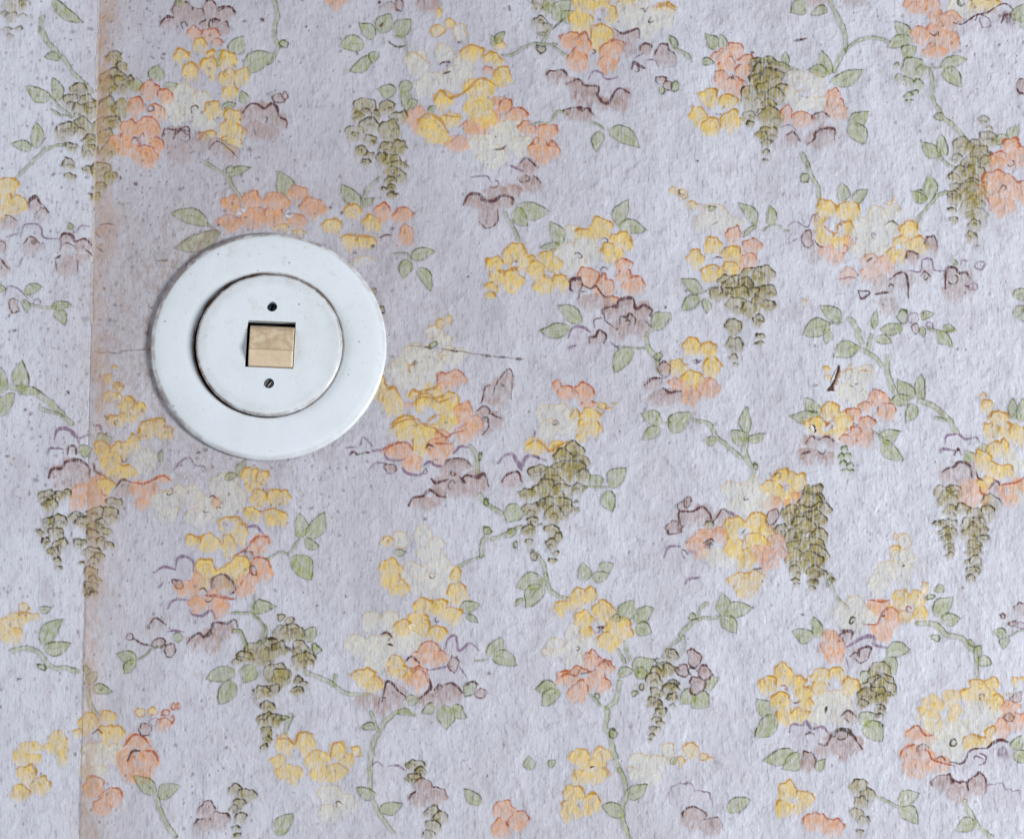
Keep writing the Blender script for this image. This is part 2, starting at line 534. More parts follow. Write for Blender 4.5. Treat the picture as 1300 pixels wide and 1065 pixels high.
def Lf(x0, y0, x1, y1, w, base=0.62, ink='G'):
    begin('printed_leaf')
    a = np.array(tx((x0, y0))); b = np.array(tx((x1, y1))); hw = w / T[2] / 2 * 0.93
    L = max(np.hypot(*(b - a)), 1e-3); e = (b - a) / L; n = np.array([-e[1], e[0]])
    if n[1] > 0: n = -n            # n points to the upper side
    pad = hw + 3
    sl = window(min(a[0], b[0]) - pad, min(a[1], b[1]) - pad, max(a[0], b[0]) + pad, max(a[1], b[1]) + pad, 2)
    if sl is None: return
    X = CX[sl] + .55 * (WX[sl] - CX[sl]) - a[0]; Y = CY[sl] + .55 * (WY[sl] - CY[sl]) - a[1]
    t = (X * e[0] + Y * e[1]) / L
    bend = 0.16 * L * (1 if (int(a[0] * 3 + b[1] * 5) % 3) else -1) * np.sin(np.pi * np.clip(t, 0, 1))
    s = X * n[0] + Y * n[1] - bend * 0.5
    tc = np.clip(t, 0, 1)
    wd = hw * (tc ** 0.70) * (1 - tc) ** 0.98 / 0.318
    over = np.maximum(np.maximum(-t, t - 1), 0) * L
    sd = np.where(over > 0, np.hypot(over, s), np.abs(s) - wd)
    paint(sl, base * sst(0.9, -1.0, sd + 0.8 * (NSTR[sl] - .5)) * (0.72 + 0.45 * NMOT[sl]), ink)
    th = 0.75 * (0.4 + 1.1 * NGATE[sl])
    up = np.where(s > 0, 1.0, 0.62)
    ln = sst(th + .7, th - .5, np.abs(sd)) * up * sst(-.06, .12, t)
    rib = 0.30 * sst(1.2, 0.2, np.abs(s)) * sst(.02, .2, t) * sst(.85, .5, t)
    paint(sl, .88 * np.maximum(ln * sst(.15, .42, NGATE[sl] + .12), rib), ink.lower())


def St(pts, w, ink='G', base=0.54):
    begin('printed_stem')
    c = curve([tx(p) for p in pts]); hw = w / T[2] / 2 * 0.86
    sl = window(c[:, 0].min(), c[:, 1].min(), c[:, 0].max(), c[:, 1].max())
    if sl is None: return
    r, t, side = near(sl, c, 0.7)
    hh = max(hw, 1.1) * (0.8 + 0.4 * NMOT[sl])
    paint(sl, base * sst(hh + .8, hh - .8, r) * (0.75 + .4 * NMOT[sl]), ink)
    up = np.where(side > 0, 1.0, 0.45)
    th = 0.55
    paint(sl, .66 * up * sst(th + .7, th - .4, np.abs(r - hh)) * sst(.25, .5, NGATE[sl] + .1), ink.lower())


def Ck(lst, ink='V', base=0.70, out=0.95):
    """a hanging catkin: overlapping scales, each with a dark upper edge"""
    begin('printed_catkin')
    ru = random.uniform
    for p in lst:
        p = (p[0] + p[2] * ru(-.12, .12), p[1] + p[2] * ru(-.12, .12), p[2] * ru(.88, 1.18))
        petals(ink, [(p[0], p[1], p[2] * ru(.9, 1.12), p[2] * ru(.84, 1.05))], base * (.72 + .26 * random.random()), min(out * (.8 + .4 * random.random()), 1), None, 0.9, 0.8)
        if p[2] > 24 and ink == 'V':      # inner scales
            petals('V', [(p[0] + p[2] * ru(-.5, .5), p[1] + p[2] * ru(-.1, .4), p[2] * ru(.3, .5), p[2] * ru(.28, .42))], .25, out * .7, None, 0.6, 0.5)
    A = np.array([tx(p) for p in lst])
    sl = window(A[:, 0].min(), A[:, 1].min(), A[:, 0].max(), A[:, 1].max(), 9)
    if sl is not None and ink == 'V':     # small dark squiggles between the scales
        n = vnoise(WX[sl], WY[sl], 7, 6, 61)
        paint(sl, .42 * out * sst(.10, .02, np.abs(n - .5)) * sst(.45, .6, NGATE[sl]) * (OWN[sl] == CUR[0]) * sst(.2, .5, DEN[sl]), 'v', .2)


random.seed(5)

# ================================================================== the drawing, region by region
# ---- top left
crop(0, 0)
Ck([(60,30,40),(120,30,30),(20,80,22),(60,90,25),(110,95,20),(40,165,20),(90,155,18),(55,200,16)], base=.45, out=.6)
Lf(265,5,415,120,62)
St([(215,85),(200,150),(235,215),(290,285)],28); Lf(300,300,220,290,42); St([(315,295),(370,370),(465,465)],22)
Lf(260,500,135,440,75); Lf(290,520,270,395,62); St([(250,490),(300,545),(360,590)],16); St([(255,560),(300,580),(355,592)],10)
Lf(180,750,180,615,72); Lf(160,755,65,725,60); St([(80,905),(150,840),(185,790),(260,740),(325,735)],18)
Ck([(400,460,45),(350,520,35),(430,520,45),(400,570,45),(470,560,40),(340,660,45),(420,640,45),(460,710,40),(360,740,30),(340,830,28),(355,890,20),(450,760,40),(445,860,30)])
Ck([(570,300,45),(610,350,35),(560,410,50),(610,430,45),(540,440,45),(650,410,25),(540,540,50),(600,550,45),(520,640,50),(560,610,45),(530,700,60),(550,770,45),(510,860,50),(550,890,30),(510,950,40),(490,990,25)], base=.8)
Lf(690,470,690,395,80); Lf(785,415,790,330,90); Lf(820,440,890,430,50)
Fl('B',[(910,480,55),(850,560,50,60),(960,560,60),(1010,500,50,40),(1020,620,60,55),(880,600,40)],c=('m',975,555,20))
Fl('O',[(745,460,45),(830,490,40,35),(680,545,45,50),(780,570,40,45)],hole=(755,550,18),c=('m',757,550,14))
Fl('O',[(650,650,50),(740,660,60),(640,740,70,60),(720,790,60),(790,740,35,45),(580,720,35,40)],hole=(688,697,22),base=.86)
Ol('m',[(655,715),(680,690),(700,695),(715,672),(722,690)],4)
Lf(1070,330,1130,260,62); Lf(1150,270,1220,190,80); Lf(1215,365,1375,272,105)
Fl('M',[(910,80,50,70),(850,120,45,35),(980,90,40,50),(1050,60,40,60),(1130,80,45,40),(1110,140,40),(1050,130,40,30)],base=.6)
Ol('m',[(800,140),(820,100),(870,90)]); Ol('m',[(1095,65),(1140,40),(1180,65)])
mark('v',925,130,16); mark('v',1062,125,14); Lf(880,35,930,0,50)
Fl('O',[(970,170,35),(1055,180,40),(1085,225,30,25)],base=.6)
Fl('Y',[(915,290,42,35),(1000,235,32,40),(950,370,35,45),(1040,340,45,50),(1050,275,25,18)],hole=(985,315,20))
Fl('Y',[(1145,310,40,45),(1140,400,50),(1210,390,40,45),(1150,460,40,55)],c=('y',1128,378,10))
Lf(1225,530,1205,460,55); Lf(1110,560,1180,530,45)
Fl('Y',[(1065,560,40,45),(1165,590,45,40),(1145,650,45,50),(1190,670,35,45),(1160,720,45),(1040,690,45,25)])
Ol('y',[(985,705),(1030,670),(1070,660)],6)
Fl('M',[(860,690,50),(915,680,40,45),(900,770,60),(1000,720,50,45),(1090,740,50,45),(1160,780,40,50)],base=.48,out=.35,c=('m',912,690,26))
Ol('m',[(815,690),(825,655),(880,655),(940,640),(945,690)],6); Ol('m',[(1045,745),(1095,712),(1150,755),(1190,800)],4); Ol('m',[(870,700),(890,655),(935,660)],9)
St([(1020,815),(1080,850),(1140,890)],18); Lf(1140,890,1255,845,42); St([(1140,895),(1165,940),(1210,1010)],20); Bd('G',1150,860,16,20)
Fl('Y',[(40,940,55,45),(10,1000,50),(85,1030,55,40),(10,1060,50,60)])
crop(180, 170)
Lf(725,330,690,195,110)
Fl('O',[(445,360,50,45),(555,340,45),(670,350,60,50),(785,310,45,40),(860,380,60,55),(440,450,60,40),(560,430,60),(660,430,50,60),(780,440,50,40)],base=.84,out=.55)
mark('w',500,390,16); mark('w',742,402,16); Ol('m',[(725,405),(755,402)],4); Ol('v',[(510,425),(530,418)],4)
Bd('Y',705,482,36,18,False); Bd('Y',795,500,26,16,False); mark('k',452,352,5); mark('k',700,380,4)
Lf(335,450,150,410,84); Lf(385,490,165,575,90); St([(330,450),(380,500)],9)
Lf(1095,350,1005,262,82); St([(1100,375),(1125,290),(1190,215)],17); Lf(1110,375,1160,325,40)
Ol('g',[(85,640),(130,635)],6); Bd('V',1160,790,16); Bd('V',1200,880,10,20)
# ---- left edge, second row
crop(0, 250, 4.2619)
Fl('M',[(190,45,30,35),(220,90,35,30)],base=.55); Ol('m',[(160,30),(200,15),(250,65)])
Fl('M',[(50,150,45,40)],base=.5,out=0); Ol('m',[(25,105),(60,110),(95,135)])
Fl('U',[(180,200,60),(170,270,60,50)],out=0,base=.25); Ol('u',[(120,200),(130,160),(190,150),(225,170),(245,225),(325,230)],7); Ol('m',[(120,260),(170,220),(220,260)],7)
Ol('u',[(120,200),(35,222)],4); Ol('u',[(100,380),(125,330)],4); mark('v',185,245,16,.5)
petals('M',[(170,275,55,50)],.38,0)
Fl('M',[(360,260,35,60),(360,380,60),(455,270,45),(450,340,50,30)],base=.55,out=0)
Ol('m',[(330,290),(335,210),(385,210),(410,245),(455,230),(495,265)],9); Ol('m',[(300,335),(330,318)],7); Ol('m',[(302,345),(310,405)],5); Ol('m',[(425,350),(420,410)],4); Ol('m',[(465,290),(505,325)],8)
mark('v',380,280,28)
Lf(385,190,370,145,36)
begin('printed_flower'); Ol('u',[(415,200),(440,165),(485,165)],5)
begin('printed_flower'); petals('M',[(560,190,45,35),(535,300,35,40)],.35,0); Ol('m',[(545,160),(580,150),(615,155)],5); Ol('m',[(517,200),(540,225)],6); Ol('m',[(520,275),(555,300)],7)
Fl('M',[(10,270,30,40),(10,390,45,50)],base=.5,out=0); Ol('m',[(0,240),(30,260),(20,310)]); Ol('m',[(0,335),(45,390)])
Fl('U',[(70,520,45,35)],out=0); Ol('u',[(25,540),(45,490),(95,500),(150,550)],5)
Bd('M',75,590,28,36)
Lf(130,525,235,490,60); Lf(135,555,145,630,45); St([(170,585),(250,605),(380,595)],20); Lf(280,600,375,580,52); Lf(300,620,355,700,68); Bd('U',205,570,18)
Lf(20,520,0,480,40)
Lf(130,1050,120,890,95); Lf(20,1070,10,925,85); Lf(100,1065,222,1062,45)
Bd('Y',590,990,20,26,False); Bd('Y',640,1030,28,25,False); Bd('Y',625,940,14,10,False)
# ---- left, third row
crop(0, 480)
Lf(0,190,75,80,80); St([(60,50),(150,65),(240,120),(310,175),(350,225)],34); St([(205,150),(260,170),(310,185)],16)
Fl('U',[(330,290,50,45),(290,320,40)],out=0); Ol('u',[(275,310),(290,260),(345,260),(390,300),(450,285)],11); Ol('u',[(240,380),(250,355),(315,360)],9); Ol('u',[(280,340),(275,310)],4); Ol('u',[(398,330),(385,300)],9)
Fl('U',[(490,265,25,38)],out=0); Ol('u',[(470,240),(500,245),(515,290)],8)
Fl('M',[(363,368,22,25)],base=.4,out=0); Ol('m',[(340,385),(350,345),(380,350),(385,385)],8)
Lf(400,380,460,360,62); Lf(480,345,560,300,85)
Fl('M',[(300,480,50),(370,460,60),(420,490,40,45),(330,530,60,40)],base=.58,out=0); Ol('m',[(245,500),(260,460),(315,450),(335,420),(400,415),(445,450),(450,500)],11); Ol('m',[(465,430),(480,470),(530,495)],8)
Fl('O',[(400,600,50,70),(425,560,35,40)],base=.7,out=.3); Fl('O',[(490,590,50,80),(500,530,40)],base=.72,out=.3); Ol('o',[(505,560),(515,585),(535,590)],6)
Fl('Y',[(510,370,45,50),(550,420,50,55),(590,470,50,45),(640,470,45,40),(530,540,40,35)],base=.88); Fl('Y',[(610,360,50,40),(665,330,35,40)])
mark('m',622,405,12)
Fl('Y',[(635,140,40),(700,155,35,30),(650,190,45,40),(580,220,40,35)],c=('k',582,224,10))
Fl('Y',[(750,260,50),(790,240,40),(730,290,40,30),(830,280,40,35)],base=.7)
Bd('Y',550,95,30,30,False); Bd('Y',595,50,20,22); Bd('Y',595,95,15,20,False)
Fl('B',[(720,420,60,70)],out=0,base=.5)
Fl('M',[(620,560,50)],base=.5,out=0); Ol('m',[(570,560),(610,510),(665,525)],8)
Fl('O',[(700,560,50),(710,620,45,40),(755,550,40),(810,505,45,25)],base=.72,out=0); Ol('o',[(670,525),(720,530),(810,490),(850,510)],8)
Ck([(240,610,45),(300,600,40),(250,650,40),(330,590,30),(300,720,40),(250,740,30),(200,775,18),(280,790,45),(220,820,22),(300,840,35),(260,870,28),(280,910,22),(290,950,18)])
Ck([(385,700,35),(420,740,35),(480,690,40),(500,740,40),(570,640,40),(550,690,40),(470,760,40),(400,840,28),(460,800,35),(530,780,28),(540,845,25),(500,830,30),(460,880,35),(490,900,25),(415,930,15),(470,930,30),(460,980,35),(480,1010,28),(455,1050,32),(475,1080,22),(440,1090,15)])
Fl('B',[(820,620,70,60),(900,600,60,55),(960,600,60),(840,680,50,40)],c=('v',850,570,14))
Fl('B',[(1120,540,70,60),(1150,620,80),(1060,640,60),(1000,700,70,50)]); mark('v',1100,660,14); mark('v',1035,660,14); Ol('m',[(1050,600),(1065,590),(1090,610)],7); Bd('O',1090,630,28,30,False)
Fl('U',[(940,460,60,50),(1000,490,40)],base=.22,out=0); Ol('u',[(860,470),(910,415),(950,402),(975,440),(1020,450),(1030,470)],6)
Lf(800,420,815,360,30); 
# ---- under the switch
crop(170, 560)
Lf(520,190,560,95,45); Lf(450,195,515,180,42)
Fl('Y',[(580,180,40,45),(650,190,35),(600,230,40,30)])
Fl('Y',[(620,290,40,45),(710,290,45),(755,285,35),(590,375,40),(700,390,50),(735,390,35)],hole=(640,345,18),c=('o',640,345,11),base=.84)
Fl('Y',[(480,430,60,50),(300,500,30,25),(380,520,50),(470,530,35,60),(530,470,40,60)],hole=(468,425,34)); mark('o',460,418,5); mark('o',482,430,4)
Fl('Y',[(360,650,60),(520,640,60),(460,690,60),(350,700,40)],base=.86)
begin('printed_flower'); petals('U',[(250,640,50,60),(160,680,60,50)],.35,0); Ol('u',[(210,640),(220,590),(255,575),(295,600),(298,650)],11); Ol('u',[(105,660),(150,630),(210,645)],9); Ol('u',[(125,740),(150,705)],6)
begin('printed_flower'); petals('U',[(620,470,45,40)],.3,0); Ol('u',[(560,435),(610,430),(645,470)],10)
begin('printed_flower'); petals('U',[(220,850,60,50)],.35,0); Ol('u',[(170,840),(200,800),(280,795)],9)
Fl('O',[(640,510,50,40),(610,540,50,35)],base=.74,out=0); Ol('o',[(500,575),(560,545),(610,490),(670,485),(680,520)],7)
Fl('O',[(640,620,50,40),(660,660,45),(550,730,55,50),(600,690,40)],base=.8,out=0); Ol('o',[(530,720),(580,660),(600,590),(660,590),(685,630)],7)
Bd('M',575,570,22,18); Bd('M',598,650,16,20)
Fl('O',[(260,740,60,45),(320,710,30,60),(320,820,50),(430,830,50,60),(400,780,40)],base=.78,out=.3); Ol('u',[(280,850),(290,868),(340,875),(385,850),(410,890)],9); Ol('o',[(360,770),(430,778),(500,790)],11); mark('v',375,788,16); Ol('m',[(330,740),(350,735),(368,752)],5)
Fl('M',[(450,720,65,52)],base=.74,out=0,); Ol('m',[(385,730),(400,690),(445,668),(490,700),(508,745)],7); Ol('m',[(480,765),(505,755)],7)
Bd('M',220,715,22,24)
Lf(830,490,830,365,80); Lf(865,490,955,355,82); Lf(850,500,925,530,58); Lf(790,585,890,695,112,.85); St([(670,590),(730,555),(770,570),(830,500)],14)
St([(500,860),(600,860)],14); Lf(595,850,705,830,72); St([(605,775),(600,870),(640,920),(640,990)],14)
# ---- bottom left
crop(0, 730)
Fl('M',[(790,260,50,38),(738,292,26,20)],base=.3,out=0); Ol('m',[(740,260),(780,220),(830,250)],6); mark('k',742,265,9)
Bd('M',645,310,15); begin('printed_stem'); Ol('m',[(670,320),(720,345),(750,350)],7); Bd('M',795,345,30,25); Bd('M',850,378,25,28); Lf(865,320,920,310,52)
begin('printed_stem'); Ol('u',[(840,285),(880,280),(920,287)],6)
Lf(680,430,585,395,62); Lf(680,430,625,495,58); St([(690,425),(740,395),(765,370),(810,362)],11)
Fl('M',[(970,345,45,38),(1060,330,50,72),(1130,280,50,42),(1010,330,35)],base=.7,out=0); Ol('m',[(935,345),(960,310),(1000,290),(1020,310),(1060,270),(1075,240),(1130,245),(1175,228),(1190,265)],8); mark('v',1045,290,14)
St([(1165,285),(1210,290),(1240,350)],14)
Fl('Y',[(85,230,55,40),(60,310,60,45),(20,280,40,60)],base=.7,out=.4); Bd('Y',125,170,22,25); Bd('Y',165,215,28,22,False); Lf(195,175,255,168,38)
Lf(205,350,315,222,86); Lf(215,365,358,345,76); St([(65,385),(130,370),(190,385),(250,450),(320,465),(400,480)],28); Bd('G',205,458,22,14)
Lf(415,450,450,512,32); Lf(440,550,490,487,55); Lf(460,578,562,580,56); St([(435,570),(445,630),(470,690)],24); mark('k',447,547,5); mark('k',503,580,5)
Fl('Y',[(150,870,55,40),(110,910,45),(160,930,45,30)],out=.3); Fl('Y',[(290,830,50),(250,870,40,30),(310,910,30,60)],out=.3); Bd('Y',385,790,20,28,False)
Fl('B',[(480,900,85,62),(570,900,60,50),(470,990,70,50)],base=.7)
Fl('Y',[(440,740,50),(545,710,45,40),(580,800,45,50),(540,800,50)],base=.8); Ol('m',[(465,795),(490,775),(510,795)],6)
Fl('O',[(690,840,60,40),(640,940,50,70),(740,930,50,70),(690,1000,70,50)],base=.8,out=0); Ol('o',[(620,860),(670,805),(720,815),(750,860)],8); Ol('m',[(640,930),(660,885),(700,880)],7); Ol('o',[(720,880),(770,890),(790,930)],7)
Bd('Y',705,695,26); Bd('Y',765,685,20); Bd('M',728,775,28,30); Bd('U',775,740,22,18); Bd('O',820,752,40,28,False); Bd('O',825,695,18); Bd('O',860,658,13,18); Bd('O',890,658,9,14); Bd('O',862,720,11,13)
begin('paper_scratch'); Ol('k',[(92,521),(112,521)],4)
# ---- top, second crop
crop(320, 0)
St([(105,-60),(108,0),(125,80),(120,190),(145,240)],20); St([(140,240),(110,290),(75,325)],17); Bd('G',160,220,16)
Fl('O',[(425,10,56,38)],base=.7,out=0)
Fl('M',[(30,560,40),(80,570,45),(140,610,45,40),(40,660,50),(100,670,35,50),(-30,580,35,45),(-20,650,40,50)],base=.62,out=0); Ol('m',[(-45,570),(-15,530),(25,528),(60,550),(95,525),(125,545),(140,590),(175,610),(175,645)],8); mark('v',65,600,14); Ol('m',[(10,650),(20,680)],4)
Bd('M',135,500,28,22); Bd('M',165,487,14,16)
Lf(560,230,435,238,90); Lf(612,200,540,122,75); Lf(650,170,690,78,90); Lf(725,185,795,105,92); Lf(590,285,490,365,62); Lf(622,265,600,325,50); mark('k',655,130,9)
St([(720,190),(770,200),(775,270),(790,290)],13); Ol('g',[(680,215),(725,240),(770,235)],5)
Fl('M',[(680,50,40,30)],base=.5,out=.4); Bd('M',735,30,20,26); Fl('M',[(885,25,56,48)],base=.7,out=.6); Bd('Y',930,75,15,22,False)
Bd('Y',925,160,38,28); Bd('Y',990,130,25); Bd('B',1040,170,35)
Fl('B',[(830,330,60),(960,270,50),(900,420,60),(1020,400,70),(870,440,50),(1060,330,50)]); Ol('m',[(940,330),(955,318),(985,318),(975,335)],7); Ol('m',[(958,372),(990,362)],7); Ol('b',[(770,330),(800,270),(900,325)],5)
Fl('Y',[(1100,280,60,40),(1200,310,50,40),(1240,235,22,35)]); Fl('Y',[(1250,390,50,45)])
Bd('O',1170,365,24,18,False)
Lf(1215,240,1198,185,32); Lf(1225,225,1262,162,45)
Lf(720,462,630,455,72); Lf(735,460,812,425,60); Lf(755,455,770,570,62); Lf(780,545,832,508,50); Lf(885,575,925,535,32)
Fl('O',[(840,570,35),(800,600,40),(830,640,30)],out=.3)
Fl('O',[(1240,520,45,35),(1210,600,40,45),(1120,650,60),(1030,730,55,45)],base=.78,out=.3); Ol('o',[(1035,640),(1070,608)],5); Ol('o',[(990,720),(1030,680)],5)
Fl('Y',[(1140,450,80,50),(1130,540,70),(960,510,50,45),(1180,600,40,50),(900,640,65,60),(930,690,60,40),(1000,600,50,32)],hole=(1022,545,34),base=.88,out=.4); Ol('y',[(910,510),(945,460),(1000,495),(1080,450),(1140,400),(1220,430)],9); Ol('y',[(830,605),(880,575),(940,600),(985,670)],9); Ol('y',[(960,580),(1040,590)],5)
Ck([(530,590,30),(570,550,45),(620,580,35),(670,545,45),(730,600,45),(690,660,50),(520,680,45),(590,640,40),(590,710,30),(545,765,35),(590,780,18),(570,820,28)])
Ck([(680,760,45),(740,740,40),(650,800,30),(700,810,40),(740,840,35),(700,870,40),(740,890,30),(690,910,30),(700,950,28),(655,950,14),(700,980,22)],base=.85,out=.95)
Fl('B',[(1150,730,60),(1250,680,60,70),(1200,790,80,60),(1310,640,60),(1340,740,60,50)],base=.66); Ol('m',[(1215,755),(1245,752),(1270,735)],6)
Fl('U',[(1215,925,60,35)],out=0,base=.35); Ol('u',[(1095,890),(1170,885),(1200,915)],5); mark('m',1215,925,18)
# ---- top middle
crop(640, 0)
Ck([(180,30,40),(215,50,25),(180,125,40),(220,130,25),(195,180,22)],base=.5,out=.7)
Lf(255,110,330,5,95); Lf(300,120,345,60,70); Lf(220,70,240,-20,70); Ol('g',[(245,150),(300,95)],5)
St([(0,285),(50,275),(100,240),(170,225),(260,232)],14); St([(190,225),(240,130)],18); St([(250,245),(330,295)],14); Bd('V',182,250,18,20)
Fl('B',[(600,80,60,70),(680,90,60,90),(740,120,60),(800,90,60,50),(720,160,50)]); mark('v',733,105,14); Ol('m',[(680,52),(695,48),(700,65),(715,45)],5)
Fl('Y',[(805,45,52,22)],base=.7); Ol('y',[(755,50),(800,30),(860,58)],6)
Fl('Y',[(400,30,60),(470,25,60,50),(380,120,60,70),(530,80,35,60),(485,195,62,65)],hole=(485,75,34),base=.88); mark('m',478,108,8); Fl('Y',[(600,5,50,20)],base=.7,out=0)
Fl('O',[(330,210,50),(390,230,40,50),(370,310,50,60)],base=.8); Fl('O',[(540,260,60,50),(520,320,55,50),(570,240,40)],base=.8); mark('m',437,255,13)
Fl('M',[(610,190,60,40),(620,250,35,50)],out=0); Ol('m',[(555,150),(600,170),(665,150),(675,195)],7); Fl('M',[(710,255,30,35)]); Fl('M',[(800,280,40,50),(830,300,35,40)])
Fl('U',[(720,340,70,50),(700,390,60,40)],out=0); Ol('u',[(650,300),(700,270)],5); Ol('u',[(710,310),(755,305),(775,340)],5); Ol('m',[(640,350),(650,318),(675,335),(705,350)],11); mark('v',672,362,10)
Bd('M',785,405,25,18); Bd('M',815,430,20); Bd('G',793,460,14,20); Bd('G',850,435,20,24)
Fl('M',[(270,395,55,35)]); Fl('M',[(350,430,45,35),(375,490,35,45),(430,480,45,60),(490,520,40,35),(570,530,50),(600,490,40)],out=0,base=.75)
Fl('U',[(460,400,45),(530,440,70,60)],out=0,base=.45); Ol('u',[(420,400),(445,360),(490,370),(510,400),(570,395)],7); Ol('m',[(310,430),(370,400),(400,430),(470,440),(470,490),(515,525),(570,450),(630,475)],8)
Fl('M',[(370,578,65,35)]); mark('m',375,548,14,.6)
St([(145,620),(220,615),(265,565),(310,578)],14); Lf(480,660,465,768,56); Lf(525,655,678,738,88); St([(430,610),(490,650)],9)
Fl('O',[(5,540,25,45),(60,575,50,35),(110,650,45),(210,670,60,50),(180,760,60,55),(240,760,35,45)],base=.78); mark('m',150,715,18)
Fl('M',[(120,840,55,45),(130,920,55,50),(40,960,50,40)],base=.7,out=0); petals('U',[(40,870,50,60)],.4,0); Ol('m',[(80,820),(110,797),(170,840)],9); Ol('m',[(150,880),(185,920)],7); Ol('u',[(30,832),(100,860)],7); mark('v',105,900,22)
Lf(860,255,828,180,30); St([(860,250),(930,300)],15); Lf(990,318,1045,322,42)
Lf(1060,250,1005,178,66); Lf(1090,250,1085,178,50)
Fl('O',[(1150,260,45),(1080,290,45,40),(1110,340,45,40),(1200,370,45),(1210,310,40,30),(1080,410,40),(1130,430,50,40),(1180,450,40)]); Ol('m',[(1110,408),(1130,395),(1150,400),(1140,380)],6); mark('m',1240,268,8)
Fl('Y',[(1025,490,45),(1120,515,45,40),(970,590,45,50),(1035,650,45,55),(1130,620,55,60)],hole=(1068,565,36),base=.86); mark('m',1062,578,4); mark('m',1080,578,4)
Ck([(1265,340,40),(1320,330,45),(1270,410,50),(1240,510,55),(1225,590,35),(1230,635,22)])
begin('paper_scratch'); Ol('k',[(27,35),(32,55)],9)
# ---- top right
crop(960, 0, 3.8235)
Ck([(40,360,50),(100,350,45),(20,410,45),(80,400,50),(130,440,30),(40,450,40),(90,480,50),(60,520,40),(30,560,30),(70,590,50),(60,660,45),(30,670,30),(55,710,30),(55,750,20),(52,785,12)],base=.8)
St([(0,300),(60,295),(120,320),(190,350)],14); Lf(145,320,140,260,38)
Lf(240,10,170,65,85); Fl('M',[(300,15,50,30)],base=.6,out=0); Fl('M',[(480,8,55,28)],base=.45,out=0); Lf(350,52,270,78,50)
St([(345,-30),(390,80),(425,150),(430,230),(405,290),(375,350)],26); St([(430,245),(490,205),(560,190),(640,205)],18)
Lf(360,370,315,248,72); Lf(345,365,250,345,60); Lf(370,405,520,345,82)
begin('paper_scratch'); Ol('k',[(185,207),(215,200),(237,194)],8)
Lf(750,180,675,110,72); Lf(755,200,635,232,72); Lf(715,285,772,238,72)
Ck([(760,340,50),(800,350,25),(680,325,18),(690,390,20),(730,400,25),(785,410,18),(740,465,18),(765,450,18),(748,500,14)],ink='G',base=.6,out=.75)
Fl('B',[(1000,40,70,50)],c=('v',993,12,19)); mark('v',993,14,12); Fl('Y',[(1110,25,70,42)],base=.75,c=('m',1128,3,8))
Fl('O',[(775,35,55,50),(850,40,40),(870,90,40,35),(940,110,60,50),(795,180,45),(900,180,70,60),(950,210,45,50),(860,250,60,40),(880,150,50,40)],base=.72,out=.55); Ol('m',[(838,165),(865,180),(880,160),(885,180)],5); Fl('M',[(1120,60,40,10)],base=.3,out=0)
Fl('U',[(1010,140,60,40),(1100,120,60,50),(1200,110,80,50)],out=0,base=.5); Ol('m',[(960,115),(1000,120),(1060,80),(1120,65),(1200,25),(1245,50)],6); mark('m',1100,105,32); mark('m',1100,112,20); petals('m',[(1225,100,28,38)],.5,0); Ol('m',[(1190,120),(1210,80),(1250,75)],7)
Lf(1255,110,1305,25,100); Lf(1270,110,1310,120,70)
Lf(890,335,1022,295,66); Lf(900,345,998,430,78); St([(850,320),(855,335),(890,330)],9)
St([(838,340),(855,395),(855,470),(900,560),(960,620),(1035,720)],22); Lf(915,580,860,572,42)
Lf(895,762,805,695,76); Lf(915,762,903,658,60); St([(895,765),(930,800),(960,815)],14)
Bd('M',1292,432,28,32)
Lf(1240,700,1270,608,62); Lf(1160,705,1222,668,52)
Ck([(1100,590,30),(1130,630,18),(1000,720,45),(970,770,30),(1060,720,45),(1120,690,50),(1090,760,60),(1040,810,50),(1010,860,50),(1130,790,40),(960,870,35),(1060,850,45),(1050,930,55),(970,930,40),(1060,980,45),(960,980,35)],base=.62,out=.75)
Fl('O',[(1235,720,50,40),(1180,790,45),(1250,780,45,50),(1290,760,40)],c=('m',1238,800,14)); Fl('O',[(1160,880,60,50),(1120,930,50),(1210,920,60),(1270,940,50),(1190,1000,70,60),(1180,1040,40,40)]); Ol('m',[(1175,935),(1195,905),(1210,915),(1200,930)],5)
Lf(840,975,835,848,72); Lf(825,985,755,935,66)
Fl('B',[(210,400,50),(280,420,50,60),(230,500,60,50),(320,510,40),(180,470,40)],hole=(235,450,30)); mark('m',228,475,3); mark('m',248,475,3)
Fl('O',[(145,560,35,45),(225,590,55,40)],base=.65); Fl('O',[(375,475,40),(385,540,50,55)],base=.68)
Fl('M',[(310,585,40,35)],base=.5); Fl('U',[(130,660,50,40)],base=.3,out=0); Ol('u',[(115,625),(160,615),(200,640)],4)
Fl('M',[(180,680,40),(310,680,70,50),(350,650,40,35)],base=.55,out=0); Ol('m',[(250,705),(285,680),(290,650),(340,630),(380,635),(380,680)],8); Ol('m',[(145,665),(180,645),(215,690)],6)
St([(230,755),(260,840),(300,920),(312,1010)],21); Bd('G',240,870,22)
Lf(450,600,545,545,72); Lf(450,612,528,706,92)
